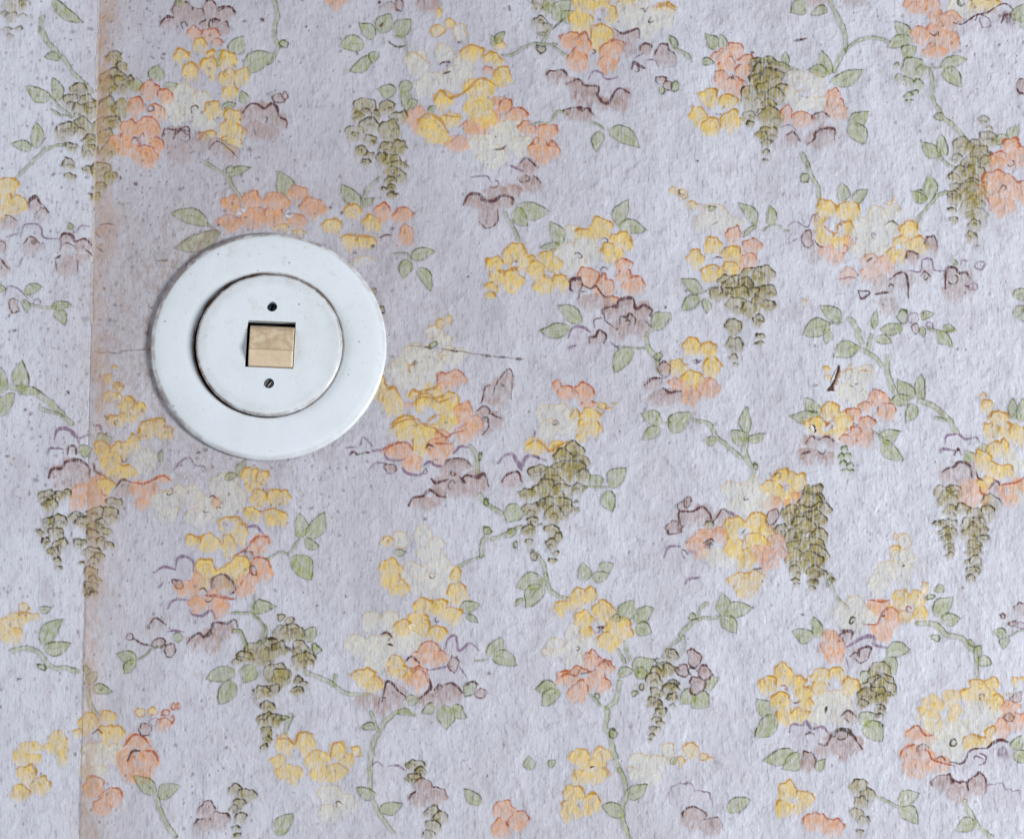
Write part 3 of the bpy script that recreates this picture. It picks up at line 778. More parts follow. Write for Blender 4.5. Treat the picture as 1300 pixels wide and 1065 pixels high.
# ---- right of the switch
crop(400, 240)
Fl('B',[(240,370,60,24)],base=.35)
Fl('Y',[(190,130,42,50),(90,195,45,40),(285,180,45,40),(170,270,40),(250,270,50,40)],hole=(195,212,34)); Ol('y',[(160,88),(200,82)],9); Ol('y',[(145,235),(275,245)],6)
Fl('O',[(340,120,42,45),(440,140,50,45),(450,235,40,50)],base=.8); Fl('U',[(370,290,60)],out=0,base=.5); Ol('m',[(320,250),(350,235),(385,237)],6)
mark('k',130,125,9); mark('k',290,290,9); mark('k',200,320,9); mark('k',75,98,8); mark('m',385,205,8)
Lf(475,345,600,320,64); Lf(470,360,438,450,72); Lf(515,390,578,512,62); St([(390,325),(440,325),(480,350)],8)
Fl('M',[(900,15,62,30)],base=.6,out=0); Fl('M',[(790,75,50,40),(865,140,50,60),(960,70,40),(870,85,60,50)],base=.66,out=0); Ol('m',[(740,85),(770,35),(820,35),(835,60),(890,65),(930,40),(985,50),(985,80)],11); Ol('m',[(820,170),(860,200),(910,170),(915,110)],4)
Lf(1015,90,1172,122,92); Lf(1000,100,1062,192,76); St([(950,130),(985,190),(1015,265)],17)
Fl('B',[(1290,230,30)],base=.3,out=0)
Fl('Y',[(1000,340,55,65),(900,390,45),(990,470,55,60),(920,450,45,40),(1060,380,50,40),(890,495,35,25),(880,540,28,25)],hole=(1003,388,22),base=.86,c=('y',1003,390,22)); mark('m',1008,372,6)
Fl('Y',[(1160,350,40,45),(1110,420,45,60),(1200,390,40,50),(1150,490,55,50),(1230,475,40,45)],hole=(1175,430,22),base=.84,c=('y',1175,432,20))
Lf(1225,290,1172,172,78); Lf(1232,295,1120,295,36); mark('k',1243,240,6)
# cream flower beside the switch, crossed by the crack
Bd('Y',625,680,24,28); Bd('Y',672,655,16,20); Bd('B',590,720,36,30)
Fl('B',[(510,830,70,60),(560,900,90,70),(420,910,60,50),(640,770,45,40),(690,850,60,50),(480,960,80,50)],base=.64); Bd('G',590,790,22,14)
mark('m',500,868,14,.8); mark('y',485,905,18); mark('b',655,855,16)
begin('paper_crack'); Ol('k',[(480,786),(560,793),(640,805),(740,820),(860,836),(960,847),(1050,856)],4,.62)
for q in ((560,793,30),(700,815,34),(860,836,24),(940,845,24),(1020,854,24)): Ol('k',[(q[0]-q[2]/2,q[1]-2),(q[0]+q[2]/2,q[1]+2)],8,.9)
crop(0, 250, 4.2619)
begin('paper_crack'); Ol('k',[(515,842),(580,848),(640,850),(670,838),(740,832),(830,827)],4.5,.72,False)
# ---- middle
crop(640, 240)
Lf(565,190,622,62,82); Lf(570,195,714,215,78)
Fl('B',[(340,230,45,40),(310,330,60),(400,300,60),(350,390,60,50),(440,340,40,50)],c=('m',370,337,14))
Fl('Y',[(480,200,55),(400,230,45,25),(580,260,50,45),(610,290,30,35),(540,330,55)],hole=(500,260,20),c=('m',500,262,15),base=.86)
Fl('O',[(600,385,40,35),(420,450,55,45),(500,500,50,60),(650,490,60,50),(600,440,40),(545,560,25,25)],c=('m',500,420,20))
Fl('M',[(365,485,28,35)],ring=True); Fl('M',[(430,570,55,45),(500,570,40,30)],base=.6,out=0); Ol('m',[(385,480),(430,500),(460,490),(500,545),(520,540)],6); Ol('m',[(370,560),(385,520),(415,515)],5)
Fl('M',[(610,590,50,50),(540,620,50),(700,615,45),(580,700,60),(690,690,50,60),(640,660,50)],base=.66,out=0,hole=(655,745,22)); Ol('m',[(500,655),(495,610),(545,590),(568,592),(578,560),(640,553),(660,605),(700,585),(738,610),(730,640)],9); Ol('m',[(708,665),(738,692)],6); Ol('m',[(500,660),(545,695)],5)
Ol('v',[(575,680),(580,645),(610,648),(625,630),(655,650),(655,680)],7); mark('v',615,672,12)
Lf(385,678,268,588,78); Lf(328,690,178,716,78)
Fl('U',[(370,740,50),(470,680,30,40),(380,820,60,50),(460,810,70,50)],out=0,base=.4); Ol('u',[(320,745),(340,700),(390,695),(430,720)],9); Ol('u',[(320,800),(360,785)],10); Ol('m',[(450,700),(450,660),(490,648)],4); Ol('u',[(530,770),(575,805)],6)
Fl('M',[(470,755,40,34)],base=.5,out=0); Ol('m',[(430,770),(428,745),(455,740),(475,712),(510,735),(495,775)],8)
Lf(745,700,832,628,92); Lf(640,800,555,925,92); St([(570,792),(640,798),(700,800)],7); St([(715,725),(720,790),(760,860),(770,910)],25); Bd('G',765,845,16,20)
begin('paper_speck'); mark('k',810,593,6); begin('paper_speck'); mark('k',562,707,7)
Bd('Y',843,22,18,20,False); Bd('Y',893,32,22,24); Bd('Y',937,85,28,20,False); mark('v',890,22,14)
Fl('B',[(1010,180,60),(1090,170,60),(1050,110,60,35),(1145,175,45,30)],base=.5); Lf(1010,100,1060,92,30); Ol('m',[(1040,185),(1070,170)],4)
Lf(1265,182,1178,72,62); Lf(1270,188,1195,242,28)
Fl('O',[(1150,240,40,45)],base=.66); Fl('O',[(1240,290,45,40),(1220,370,45)],base=.7)
Fl('Y',[(1045,285,40),(960,355,45),(1140,330,50,40),(1040,430,50,45),(1130,410,50,45)],hole=(1055,362,40),base=.86); Ol('m',[(1045,355),(1065,345),(1090,348)],5)
Lf(985,525,885,458,72); Lf(980,548,888,612,72); Lf(1010,555,1010,628,50,.5); St([(985,530),(1040,500),(1070,495)],8); mark('g',908,515,8)
Ck([(1100,480,45),(1150,490,50),(1070,540,35),(1130,540,40),(1230,450,60),(1200,490,50),(1290,450,50),(1190,530,50),(1260,540,50),(1160,600,50),(1220,610,50),(1140,700,45),(1270,590,40),(1270,670,28),(1275,740,18),(1275,775,12),(1310,520,40),(1325,590,30)],base=.74,out=.95)
Ck([(1150,790,45),(1150,845,22),(1155,890,14)],base=.55)
Fl('O',[(870,985,45,40),(1020,990,55,42),(930,1035,55,55),(1030,1010,50,45)],base=.72,out=.5)
Fl('Y',[(940,800,45),(1025,820,45),(860,890,50,40),(940,950,55,40),(1040,900,45,50)],hole=(955,870,40),base=.86); Ol('m',[(938,862),(965,860),(960,875),(985,862)],5)
Bd('M',800,905,34,36); Fl('M',[(740,980,50,32),(765,1045,45,40),(840,1045,45,40)],base=.62,out=.2); Ol('m',[(700,985),(740,950),(790,950)],7); Ol('m',[(795,1000),(830,1020),(885,1015)],8)
# ---- right
crop(970, 240)
Lf(38,190,28,88,56); St([(0,215),(60,185),(115,215)],9)
Lf(390,72,390,-25,62); Lf(440,78,515,10,62); Lf(815,70,740,15,60); St([(755,175),(800,115),(830,80),(870,40),(920,25)],18)
Ck([(945,50,35),(940,110,22),(950,165,18)],base=.5); Ck([(1040,30,60),(1040,100,50),(1060,150,45),(1050,200,40),(1035,250,28),(1060,300,14)],base=.55,out=.6)
Fl('B',[(480,190,55,50),(560,150,50,60),(600,220,70),(520,270,60,50),(590,330,70,50),(480,320,50,40),(640,130,40,60)]); Ol('g',[(605,185),(640,165),(675,185)],5); mark('m',550,240,12); Ol('b',[(600,75),(630,85),(660,40)],5)
Fl('Y',[(310,110,45,50),(420,120,55,50),(285,180,35,50),(405,215,45,50),(300,240,45,40),(380,265,50,40)],hole=(350,205,46),base=.82); mark('m',380,183,8)
Fl('U',[(160,230,45,50),(240,170,40,45)],out=0); Ol('u',[(120,190),(160,170),(215,195),(245,135),(280,150)],5); Ol('u',[(125,280),(165,250)],5); Bd('M',215,255,30,38)
Fl('M',[(240,330,50)],base=.35,out=0); Ol('m',[(250,260),(280,290),(325,295)],5)
Fl('O',[(320,320,40),(420,270,30),(360,350,40)],base=.55,out=.3); Bd('O',395,310,18,20)
Fl('O',[(540,430,60,50),(600,390,50),(525,360,40,30),(420,440,40,45)],base=.5,out=.4); Ol('m',[(515,365),(540,350)],7)
Fl('Y',[(725,210,45,50),(690,270,50,40),(765,290,50),(660,330,50)],base=.72,hole=(672,285,16))
Fl('M',[(835,292,34,44)]); Fl('M',[(735,350,30,36)])
Fl('U',[(815,390,50)],out=0,base=.3); Ol('u',[(720,412),(780,415),(790,360),(840,360),(850,410),(910,415)],6); petals('M',[(810,440,40)],.35,0); Ol('m',[(780,440),(805,415),(838,445)],6); mark('v',815,440,13)
Fl('M',[(945,450,40,45),(940,520,55),(1010,450,40,45),(1010,500,45,40)],base=.5,out=0); Ol('m',[(905,500),(910,410),(950,398),(975,425),(1010,420),(1030,450)],8); Ol('m',[(1000,480),(1045,502)],6); mark('v',945,460,22); Lf(955,390,945,355,24)
Fl('U',[(1000,380,40)],out=0,base=.22); Ol('u',[(980,385),(990,358),(1018,360)],5); Bd('U',1080,390,24,20); Bd('U',1045,490,20,16)
Fl('M',[(600,490,60,50),(690,460,60,50),(620,590,50)],base=.42,out=0); Ol('m',[(630,460),(670,425),(710,440),(720,550)],7); Ol('m',[(560,530),(620,520)],7); Ol('u',[(370,460),(420,445),(460,450)],5); Ol('m',[(475,512),(530,520),(490,550),(472,512)],6); mark('v',640,498,13)
Lf(385,682,280,590,76); Lf(335,690,190,730,94); Lf(320,700,310,782,48); St([(325,685),(390,680)],7); St([(425,660),(450,690),(490,770)],28)
Lf(550,705,565,608,36); St([(520,800),(540,735)],22); Lf(690,692,575,702,62); Bd('G',690,640,20,30); Bd('U',740,650,28,30); Lf(780,656,850,630,46); Lf(560,750,638,772,52); Bd('M',748,700,20,25); Lf(775,695,800,742,36); Bd('U',832,690,18,14); St([(820,700),(880,715),(950,710)],16); Lf(890,700,955,708,34); Lf(878,710,938,795,62)
Lf(470,790,348,845,92); St([(460,790),(530,830),(590,885)],24); St([(615,840),(620,930),(650,1020)],30)
Lf(1250,545,1310,510,70); Lf(1255,650,1310,590,80); Bd('B',210,585,10,20,False)
Bd('Y',315,910,20,15,False); Bd('Y',315,950,20,15,False)
Fl('B',[(470,950,60),(430,930,45),(510,930,45,50),(430,1020,60),(480,1050,50,50)],base=.55); Ol('b',[(380,920),(430,900),(440,920)],5); Ol('b',[(470,925),(490,908),(525,912)],6); Ol('m',[(428,985),(445,995)],4); Ol('m',[(452,980),(470,975)],5)
crop(970, 480)
Lf(745,105,668,12,84); Lf(790,115,785,-15,62); Lf(735,115,615,128,64); Lf(748,130,710,225,68); St([(780,115),(850,145),(920,210),(965,275)],28); St([(860,200),(910,215)],14)
Lf(280,185,203,102,78); Lf(280,190,132,192,72); Ol('g',[(215,165),(260,180)],6)
Fl('Y',[(335,170,50,40),(260,240,55,40),(390,220,50,45),(350,270,60,50)],hole=(320,240,26),c=('o',320,242,12),base=.78)
Fl('O',[(570,110,45,50),(500,150,40,30),(610,180,40,50)],base=.72,c=('m',543,132,14)); Fl('O',[(445,190,35),(510,240,45,40),(500,310,45),(420,320,40,30),(450,280,30,40)],base=.62,c=('m',453,240,12))
Lf(570,302,682,268,74); Lf(590,315,692,412,84); St([(545,275),(590,305)],8)
Fl('M',[(240,330,50,45),(310,330,50,45),(220,390,50,45),(310,400,45,40)],hole=(290,355,28),base=.66,out=0); Ol('m',[(205,330),(235,295),(270,310),(310,295),(350,320)],8); Ol('m',[(185,385),(230,372)],7); Ol('m',[(262,365),(290,382),(312,360)],4)
Ck([(400,365,18),(385,405,18),(420,400,20),(400,430,16),(430,440,16),(415,470,14),(445,465,10)],ink='G',base=.6)
Bd('Y',1090,95,12,20,False); Bd('Y',1112,150,30,40,False)
Fl('Y',[(1170,215,45),(1130,275,40,45),(1205,285,40,50)],base=.66); Fl('Y',[(1270,290,40,52)],base=.66)
Fl('U',[(960,320,50),(1040,310,40,30)],out=0,base=.25); Ol('u',[(905,330),(915,290),(970,285),(1010,310),(1060,300),(1075,325)],8); Ol('u',[(880,380),(890,360),(950,365)],9); Ol('m',[(952,388),(970,358),(987,385)],7)
Lf(1050,415,1008,368,62); Lf(1108,385,1090,328,74)
Fl('M',[(930,500,50),(1000,475,60),(950,530,50,30)],base=.55,out=0); Ol('m',[(890,475),(910,455),(950,445),(965,425),(1010,425),(1035,460),(1038,500)],9)
Fl('O',[(1020,590,55,70),(1080,580,50,80)],base=.62,out=0); Ol('o',[(1080,545),(1088,580),(1100,585)],8)
Fl('B',[(1240,430,60,70),(1270,580,50,60)],base=.6,out=0)
Fl('Y',[(1150,370,40),(1190,360,35,40)],base=.66); Fl('Y',[(1090,420,45,60),(1140,470,50,45),(1110,530,45,40),(1200,475,50,38)],base=.76,hole=(1082,485,20)); Ol('m',[(1060,470),(1070,500),(1095,512)],6)
Fl('M',[(1160,565,40)],base=.4,out=0); Ol('m',[(1125,560),(1160,520),(1180,540)],7); Fl('O',[(1220,590,50),(1280,535,40)],base=.66,out=0); Ol('o',[(1190,540),(1260,525),(1310,492)],6)
Lf(1255,215,1240,103,52); Lf(1285,225,1296,108,52)
Ck([(900,590,50),(950,580,40),(920,620,45),(930,680,40),(880,740,25),(860,730,18),(930,740,35),(900,780,35),(940,780,25),(915,820,28),(915,860,22),(920,890,16)],base=.62,out=.75)
Ck([(1000,670,35),(1050,690,45),(1130,630,40),(1110,680,35),(1040,740,45),(1080,740,35),(1030,790,45),(1100,770,25),(1105,810,22),(1050,850,45),(1030,880,30),(1070,880,25),(1060,930,30),(1010,930,15),(1050,970,35),(1030,1005,22)],base=.62,out=.75)
Fl('Y',[(90,505,45,40),(40,560,50),(165,525,50),(110,595,60,50)],hole=(105,545,24),base=.8); mark('v',72,490,12)
Fl('O',[(180,605,50,40),(40,640,50,40),(140,650,50,30)],base=.6,out=.3); Bd('M',40,695,28,36)
Ck([(245,580,45),(280,610,35),(230,630,50),(130,690,60),(200,680,50),(290,660,45),(250,720,55),(180,740,55),(90,760,35),(280,720,35),(140,800,50),(220,790,55),(270,800,40),(160,860,45),(230,850,50),(150,910,45),(260,890,55),(230,920,50),(150,970,35),(250,970,40),(290,980,25),(150,1010,18),(340,1010,16),(155,1035,12),(235,1025,24),(240,1060,16)],base=.78,out=.95)
Fl('Y',[(10,790,40,60)],base=.7); Fl('O',[(60,820,40),(20,870,50),(70,880,40,35),(30,930,40)],base=.62,out=.5)
Fl('B',[(610,965,50,40),(700,900,60,40),(690,960,60,50),(570,1030,55,50),(690,1010,45,40)],base=.6); Bd('B',700,820,30,42); Bd('Y',655,862,26,22,False); Bd('B',655,790,15); mark('m',695,940,6)
# ---- middle, third row
crop(330, 480)
Fl('Y',[(600,60,45,62),(665,125,50,70)],base=.76); Fl('Y',[(780,90,45,28),(860,70,50,38)],base=.66,out=0); Ol('y',[(745,95),(765,60),(800,72),(870,50),(905,22)],8)
Fl('O',[(920,30,40,50),(980,15,50,45)],base=.7); Fl('O',[(740,150,25,30)],base=.5,out=.2)
Fl('Y',[(840,140,70,60),(940,150,60,70),(920,225,70,50),(730,255,80,55),(820,290,70,60),(800,345,40,60)],hole=(848,192,44),base=.88); Ol('y',[(655,260),(700,220),(790,210),(805,228),(870,232)],7); Ol('y',[(780,170),(790,105),(870,105),(890,120),(970,100)],6)
Fl('M',[(1125,180,40,35),(1180,215,40,45),(1130,270,35,30)],base=.6,out=0); Ol('m',[(1090,165),(1120,145),(1150,160),(1155,185),(1210,205)],8); Ol('m',[(1110,290),(1140,255),(1145,225)],5); mark('v',1125,210,14,.4)
Fl('M',[(1140,90,40,50),(1200,60,50,60),(1180,130,45,30),(1235,20,35,50)],base=.55,out=0); Ol('m',[(1105,130),(1120,90),(1125,50),(1155,40)],7); Ol('m',[(1165,95),(1185,30),(1240,-40),(1262,-10),(1255,110)],5); mark('v',1212,42,8)
Fl('O',[(1020,180,45,50),(1070,245,50),(1020,280,45,50),(905,300,35,40)],base=.78,out=.5); Ol('o',[(885,270),(930,300),(960,280),(1020,262)],6)
Fl('O',[(690,368,68,48)],base=.8,w=1.4); Ol('o',[(625,380),(645,340),(690,325),(745,332)],8)
Fl('O',[(760,428,50,46)],base=.82,out=.2); Fl('O',[(900,370,62,62)],base=.78,out=.4); Ol('o',[(880,330),(950,335)],7); Ol('m',[(830,355),(845,338),(870,345)],7)
begin('printed_flower'); petals('U',[(780,520,60,40),(870,490,50,50)],.4,0); Ol('u',[(620,380),(640,408),(700,415),(720,408)],10); Ol('u',[(712,450),(740,480),(800,485),(828,455)],10); Ol('u',[(820,440),(850,420),(880,438),(925,440),(935,410)],10); Ol('m',[(930,430),(950,410),(1020,410),(1060,440)],11); mark('m',818,470,14)
Fl('M',[(990,445,70,40),(960,490,50),(910,540,50),(1080,525,60,70),(1000,560,60,50)],base=.66,out=0); Ol('m',[(855,505),(880,525),(940,510)],9); Ol('m',[(1010,525),(1030,490),(1085,495),(1120,480),(1145,540)],9); Ol('m',[(1000,500),(1030,530)],9); mark('v',965,540,20); mark('m',970,480,14,.5)
Fl('M',[(830,625,70,40),(890,590,40)],base=.66,out=0); Ol('m',[(745,640),(770,600),(815,590),(850,562),(890,590),(930,600)],9)
Fl('U',[(590,460,42,32)],out=0,base=.35); Ol('u',[(545,460),(575,430),(620,430)],6); Bd('M',658,455,30,22); begin('printed_flower'); Ol('u',[(965,380),(1000,345),(1040,350)],9)
begin('printed_bud'); Ol('u',[(500,340),(520,300),(565,340)],7); begin('printed_bud'); Ol('m',[(450,390),(470,375),(488,388)],7); Ol('g',[(480,387),(545,377)],5); Ol('m',[(530,372),(550,375)],8); begin('printed_bud'); Ol('u',[(570,366),(617,362)],9); Ol('u',[(435,355),(478,350)],5)
St([(1050,345),(1080,390),(1090,470)],22); Bd('G',1098,395,10,14); St([(1100,580),(1140,630),(1210,680)],22); Bd('G',1140,620,12,18)
St([(990,950),(1060,910),(1110,890)],16); St([(1110,890),(1110,830),(1150,770)],26); St([(1160,810),(1240,770),(1300,740)],18); Bd('G',1135,765,20,22); Bd('G',1275,835,12,16)
begin('paper_speck'); mark('k',820,711,7)
Bd('Y',630,820,28,24,False); Bd('B',705,810,40); Fl('B',[(820,790,45,50),(880,835,40),(850,890,60,50),(880,940,60,50),(760,975,70,50),(940,985,50,40),(800,1025,100,60),(880,1040,80,60)],c=('m',860,990,14)); Lf(670,875,732,870,42)
Fl('Y',[(650,960,60,52),(650,1015,50,40),(700,1060,50,40)],base=.8,out=.6); Fl('Y',[(975,1005,30,45),(985,1085,50,52)],base=.74)
# ---- centre catkin
crop(640, 480)
Fl('O',[(265,40,25,30),(310,80,45,40),(400,80,45,50),(420,140,35,30)],base=.7)
Fl('B',[(200,180,40,45),(280,180,50,45),(220,270,45,55),(320,240,60,45)],c=('m',258,230,11))
Fl('Y',[(350,190,30,25),(430,200,50,40),(420,260,60,50),(390,300,30,25)]); Bd('Y',490,145,20,18); Bd('Y',520,165,11,10,False); Bd('Y',545,135,9,10,False)
Fl('Y',[(160,350,55,50),(280,355,60,42)],base=.82,out=.3); Ol('y',[(110,345),(160,315),(210,345),(230,370),(290,330),(330,315)],7); begin('paper_scratch'); Ol('k',[(150,265),(153,305)],5,.7)
Fl('U',[(40,430,50,60),(140,440,50,60),(30,590,60,50)],out=0,base=.4); Ol('u',[(-30,430),(0,395),(40,385),(70,430),(85,450),(110,400),(150,395),(210,415)],11); Ol('u',[(85,450),(90,470)],9)
Fl('M',[(50,515,55,45)],base=.55,out=0); Ol('m',[(-10,520),(0,500),(40,475),(75,475),(90,520)],9)
Lf(90,640,10,725,100); Lf(60,755,5,800,42); Bd('G',50,835,12,16)
Ck([(350,380,50),(300,400,50),(380,430,40),(200,490,60),(280,480,60),(340,470,50),(390,490,30),(240,540,60),(120,590,45),(200,580,55),(280,590,50),(370,560,30),(135,660,45),(210,640,40),(270,650,60),(240,700,50),(130,715,30),(120,770,35),(125,825,20),(172,740,14),(240,770,35),(270,795,22),(232,835,30),(255,880,14),(240,920,22),(365,630,14),(370,670,12)],base=.78,out=.9)
Lf(470,555,428,488,82); Lf(530,555,608,452,88); Lf(515,568,542,675,82); St([(400,545),(460,555),(520,555)],10)
St([(140,870),(180,900),(200,960),(205,1030)],22); Bd('V',145,895,16,22)
Lf(395,1022,395,928,72); Lf(475,950,548,930,60); Lf(435,1000,525,978,58)
Lf(790,228,688,182,74); Lf(787,250,698,312,64); Lf(835,272,932,175,98); St([(785,228),(830,220)],8); St([(940,210),(1020,230),(1055,290),(1120,345),(1190,405)],20); Lf(1062,308,993,318,46)
Lf(1212,280,1216,152,64); Lf(1200,335,1138,268,78); Lf(1215,315,1305,278,58); St([(1210,280),(1205,380),(1240,450),(1245,515)],25); Bd('G',1255,440,10,16)
Fl('B',[(1150,560,60,42),(1240,560,60),(1200,640,80,50),(1290,620,50)],base=.6,c=('m',1212,602,10))
Bd('M',850,752,40,30); Bd('M',888,640,22,26); Bd('M',912,620,20,26)
Fl('M',[(910,705,45,50),(990,690,55,60),(1090,705,40,45)],base=.55,out=0); Ol('m',[(880,725),(878,672),(940,668),(990,645),(1030,680),(1045,720),(1090,662),(1120,680)],8); Ol('u',[(1115,672),(1165,700)],10); petals('V',[(1025,740,30,30)],.5,.8)
Fl('O',[(960,830,50),(1000,800,45),(1080,790,40),(980,880,50,30)],base=.68,out=.4); petals('v',[(1022,842,18,14)],.7,0); Ol('m',[(995,830),(1030,810),(1045,820)],6)
Fl('U',[(850,880,50,45)],out=0,base=.35); Ol('u',[(800,900),(820,850),(880,845)],9); mark('m',900,890,18); petals('u',[(935,875,18,14)],.6,0)
Fl('B',[(1080,900,80,50)],base=.5,out=0); begin('printed_flower'); petals('U',[(960,1040,60,50)],.35,0); Ol('u',[(905,1030),(925,1008),(975,998)],10)
Fl('Y',[(1160,760,60),(1260,735,60),(1260,830,50),(1150,850,50),(1215,905,50)],hole=(1200,785,36),base=.84); Ol('v',[(1180,790),(1210,760)],4); Fl('O',[(1275,880,40,40)],base=.6,out=.3)
Fl('Y',[(1190,1010,70,45),(1260,1010,45),(1210,1060,60,40)],base=.62,out=.6); Ol('k',[(1245,960),(1290,950)],5)
# ---- bottom middle
crop(330, 730)
Lf(1000,182,1098,152,64); Lf(1030,208,1088,238,36)
Fl('B',[(560,240,50),(650,240,50),(490,360,70,50),(600,380,80),(720,320,80,50),(740,350,60,50),(580,440,60,50)],base=.66); Ol('m',[(605,300),(630,290),(650,300),(660,315)],7); Ol('m',[(638,345),(662,352)],7); Ol('m',[(640,330),(650,320)],5)
Fl('Y',[(820,155,50,45),(900,170,45,50),(960,210,55,45),(790,220,50,45),(800,260,50,40),(880,295,50,40),(720,270,50,40)],hole=(885,235,26),c=('m',885,225,10),base=.8); mark('w',765,262,12)
Fl('U',[(960,370,45,55),(1050,395,50)],out=0,base=.5); Ol('u',[(925,370),(940,320),(980,310),(1000,380),(1050,345),(1095,380)],8); Fl('U',[(930,505,90,42)],out=0,base=.45); Ol('u',[(850,480),(920,465),(960,460)],6); Ol('u',[(1000,462),(1035,520)],5)
Fl('O',[(840,385,50),(890,425,50,45),(790,425,40)],base=.74); Fl('O',[(780,525,60),(800,500,40)],base=.76); Ol('o',[(765,490),(790,472),(825,495),(835,540)],6); begin('printed_bud'); Ol('m',[(730,430),(760,410),(795,440)],8)
Fl('Y',[(680,440,40),(700,490,60,40)],base=.7); Fl('Y',[(520,510,60,40),(560,550,50,45)],base=.72)
Bd('M',970,450,26,40)
Fl('M',[(530,630,50,45)],base=.62,out=0); Fl('M',[(660,590,50),(610,660,40,50),(690,615,50)],base=.6,out=0); Ol('m',[(605,640),(620,580),(630,535),(660,545),(690,580),(728,610),(720,630)],7); Ol('v',[(595,660),(600,620),(625,615)],5); mark('m',660,585,5)
Fl('M',[(840,622,60,35),(900,605,40,60),(960,590,50,45)],base=.66,out=0); Ol('m',[(845,520),(850,570),(790,625)],9); Ol('m',[(870,575),(895,548),(910,560)],9); Ol('m',[(920,550),(970,545),(1012,590)],8); Bd('G',1045,572,32,34); Ol('m',[(1030,555),(1055,538),(1088,550)],8); Bd('M',1105,595,25,22)
Lf(870,645,808,692,54); Lf(920,650,932,770,94); Lf(958,650,1032,712,68); Lf(735,640,795,620,62); Lf(1140,412,1208,312,84); Lf(1160,408,1285,452,80); St([(1085,432),(1140,425)],7)
St([(230,490),(310,520),(370,550),(430,590),(550,600)],26); St([(375,550),(375,500)],18); St([(555,690),(575,750),(590,780)],21); Lf(580,762,505,765,42); St([(770,695),(690,685),(630,730),(590,800),(560,880),(555,975)],24); Lf(690,685,772,702,42)
Bd('V',100,215,18); Bd('V',150,235,22); Lf(215,320,285,262,72); Bd('G',282,365,20,26)
begin('paper_speck'); mark('k',1148,497,6)
crop(200, 780)
Ck([(620,110,40),(670,95,40),(705,105,32),(490,200,55),(440,215,32),(400,240,18),(560,190,50),(610,185,45),(715,190,55),(745,225,40),(710,245,42),(590,300,62),(620,320,40),(710,335,28),(735,350,16),(700,390,28),(570,395,52),(520,400,38),(560,470,44),(550,530,45),(580,545,36),(610,530,28),(545,595,34),(545,630,22),(530,665,18)],base=.8,out=.95)
Lf(390,290,242,328,84); Lf(370,330,312,445,98); Lf(490,262,428,345,84); St([(385,90),(420,95),(450,160)],17); St([(480,0),(530,60),(540,130),(510,145)],15)
St([(662,508),(650,560),(640,605)],22); Bd('G',640,520,14,14)
Fl('Y',[(640,665,50,48),(745,655,48,65),(600,745,42,35),(660,800,70,45)],out=.5); Ol('y',[(600,628),(650,625),(690,650),(710,600),(745,590),(785,600)],7)
Fl('Y',[(900,685,42,52),(950,735,38),(800,735,60,48),(860,800,90,50)],out=.5); Ol('y',[(860,710),(880,650),(915,640),(935,670)],7); Bd('Y',1000,680,26,24)
begin('printed_flower'); Ol('u',[(1065,760),(1100,740),(1130,765)],6); petals('U',[(1130,800,70,45)],.4,0); Ol('u',[(1150,760),(1200,755),(1240,780)],6); Ck([(1285,755,36),(1310,790,36),(1280,820,34)])
# ---- bottom centre
crop(640, 730)
Lf(195,30,58,68,98); Lf(200,55,108,170,94); Lf(95,120,58,158,26); St([(205,0),(225,60),(270,110),(320,120)],20)
Fl('Y',[(370,115,45,50),(430,105,35,42),(290,170,45,35),(350,150,50,40)]); 
Fl('B',[(350,290,40),(260,345,45,30),(280,390,40),(350,370,50),(350,430,50,40),(420,350,40)],base=.5,c=('m',357,375,12)); Bd('B',205,380,22,18)
Fl('Y',[(500,185,55,60),(400,235,50),(570,262,65,50),(530,335,60,50),(420,295,40,35),(600,295,40,45)],hole=(480,280,22),base=.86); Ol('m',[(470,262),(500,260)],9); petals('m',[(487,278,14,13)],.75,0)
Lf(600,230,645,125,84); Lf(650,240,748,168,80); Lf(655,262,735,292,74); Lf(545,235,572,192,40)
Fl('O',[(440,430,40,45),(500,465,45,40),(310,520,50,40),(380,500,50,40),(370,590,50,55),(450,525,60,50),(500,555,35)],hole=(400,507,24),base=.72); Ol('o',[(460,460),(500,430),(530,460)],7); Ol('o',[(270,520),(310,495),(360,505),(380,472)],6); Ol('m',[(385,495),(420,490)],5)
Lf(270,568,156,575,78); Lf(275,580,188,655,80)
St([(605,340),(615,390),(632,425)],17); St([(575,380),(600,440)],15); Lf(570,500,645,478,52); Lf(655,505,745,425,105); Lf(650,480,720,500,60)
St([(430,600),(480,645),(515,665)],18); St([(515,665),(560,620),(580,530)],25); St([(515,665),(505,760),(535,800),(545,870),(575,980)],28); Bd('G',470,605,12,16); Bd('G',545,790,13,22)
Lf(940,572,888,645,80); Lf(955,590,1022,660,112); Lf(1010,575,1065,512,64)
Ck([(830,410,45),(800,480,40),(770,500,35),(830,480,35),(750,540,45),(760,590,40),(740,630,30),(770,650,25),(840,560,30),(830,580,35),(845,620,28),(842,655,20),(780,690,28),(765,720,18),(785,745,20),(750,770,18),(770,775,14),(745,800,14),(735,825,10)],base=.7)
Bd('V',680,560,14,16); Bd('G',655,592,14); Bd('G',765,432,12)
St([(880,310),(920,260),(970,225),(1080,215)],17); St([(970,222),(985,170),(1015,145)],19); St([(895,310),(900,360),(885,400)],18); St([(880,320),(830,360),(810,410)],14); Bd('G',938,212,18)
Lf(1090,210,1090,88,84); Lf(1110,205,1244,162,82); Lf(1085,218,1158,294,82)
Fl('M',[(950,420,38,42),(890,478,32),(1005,490,38,36),(960,555,40)],hole=(942,485,18),base=.66,out=.95,ring=True,w=1.1); mark('v',942,487,20)
Fl('Y',[(380,915,52,50),(490,910,42,50),(440,955,60,35),(430,1010,90,45)],out=.6); Ol('m',[(430,960),(450,958)],6)
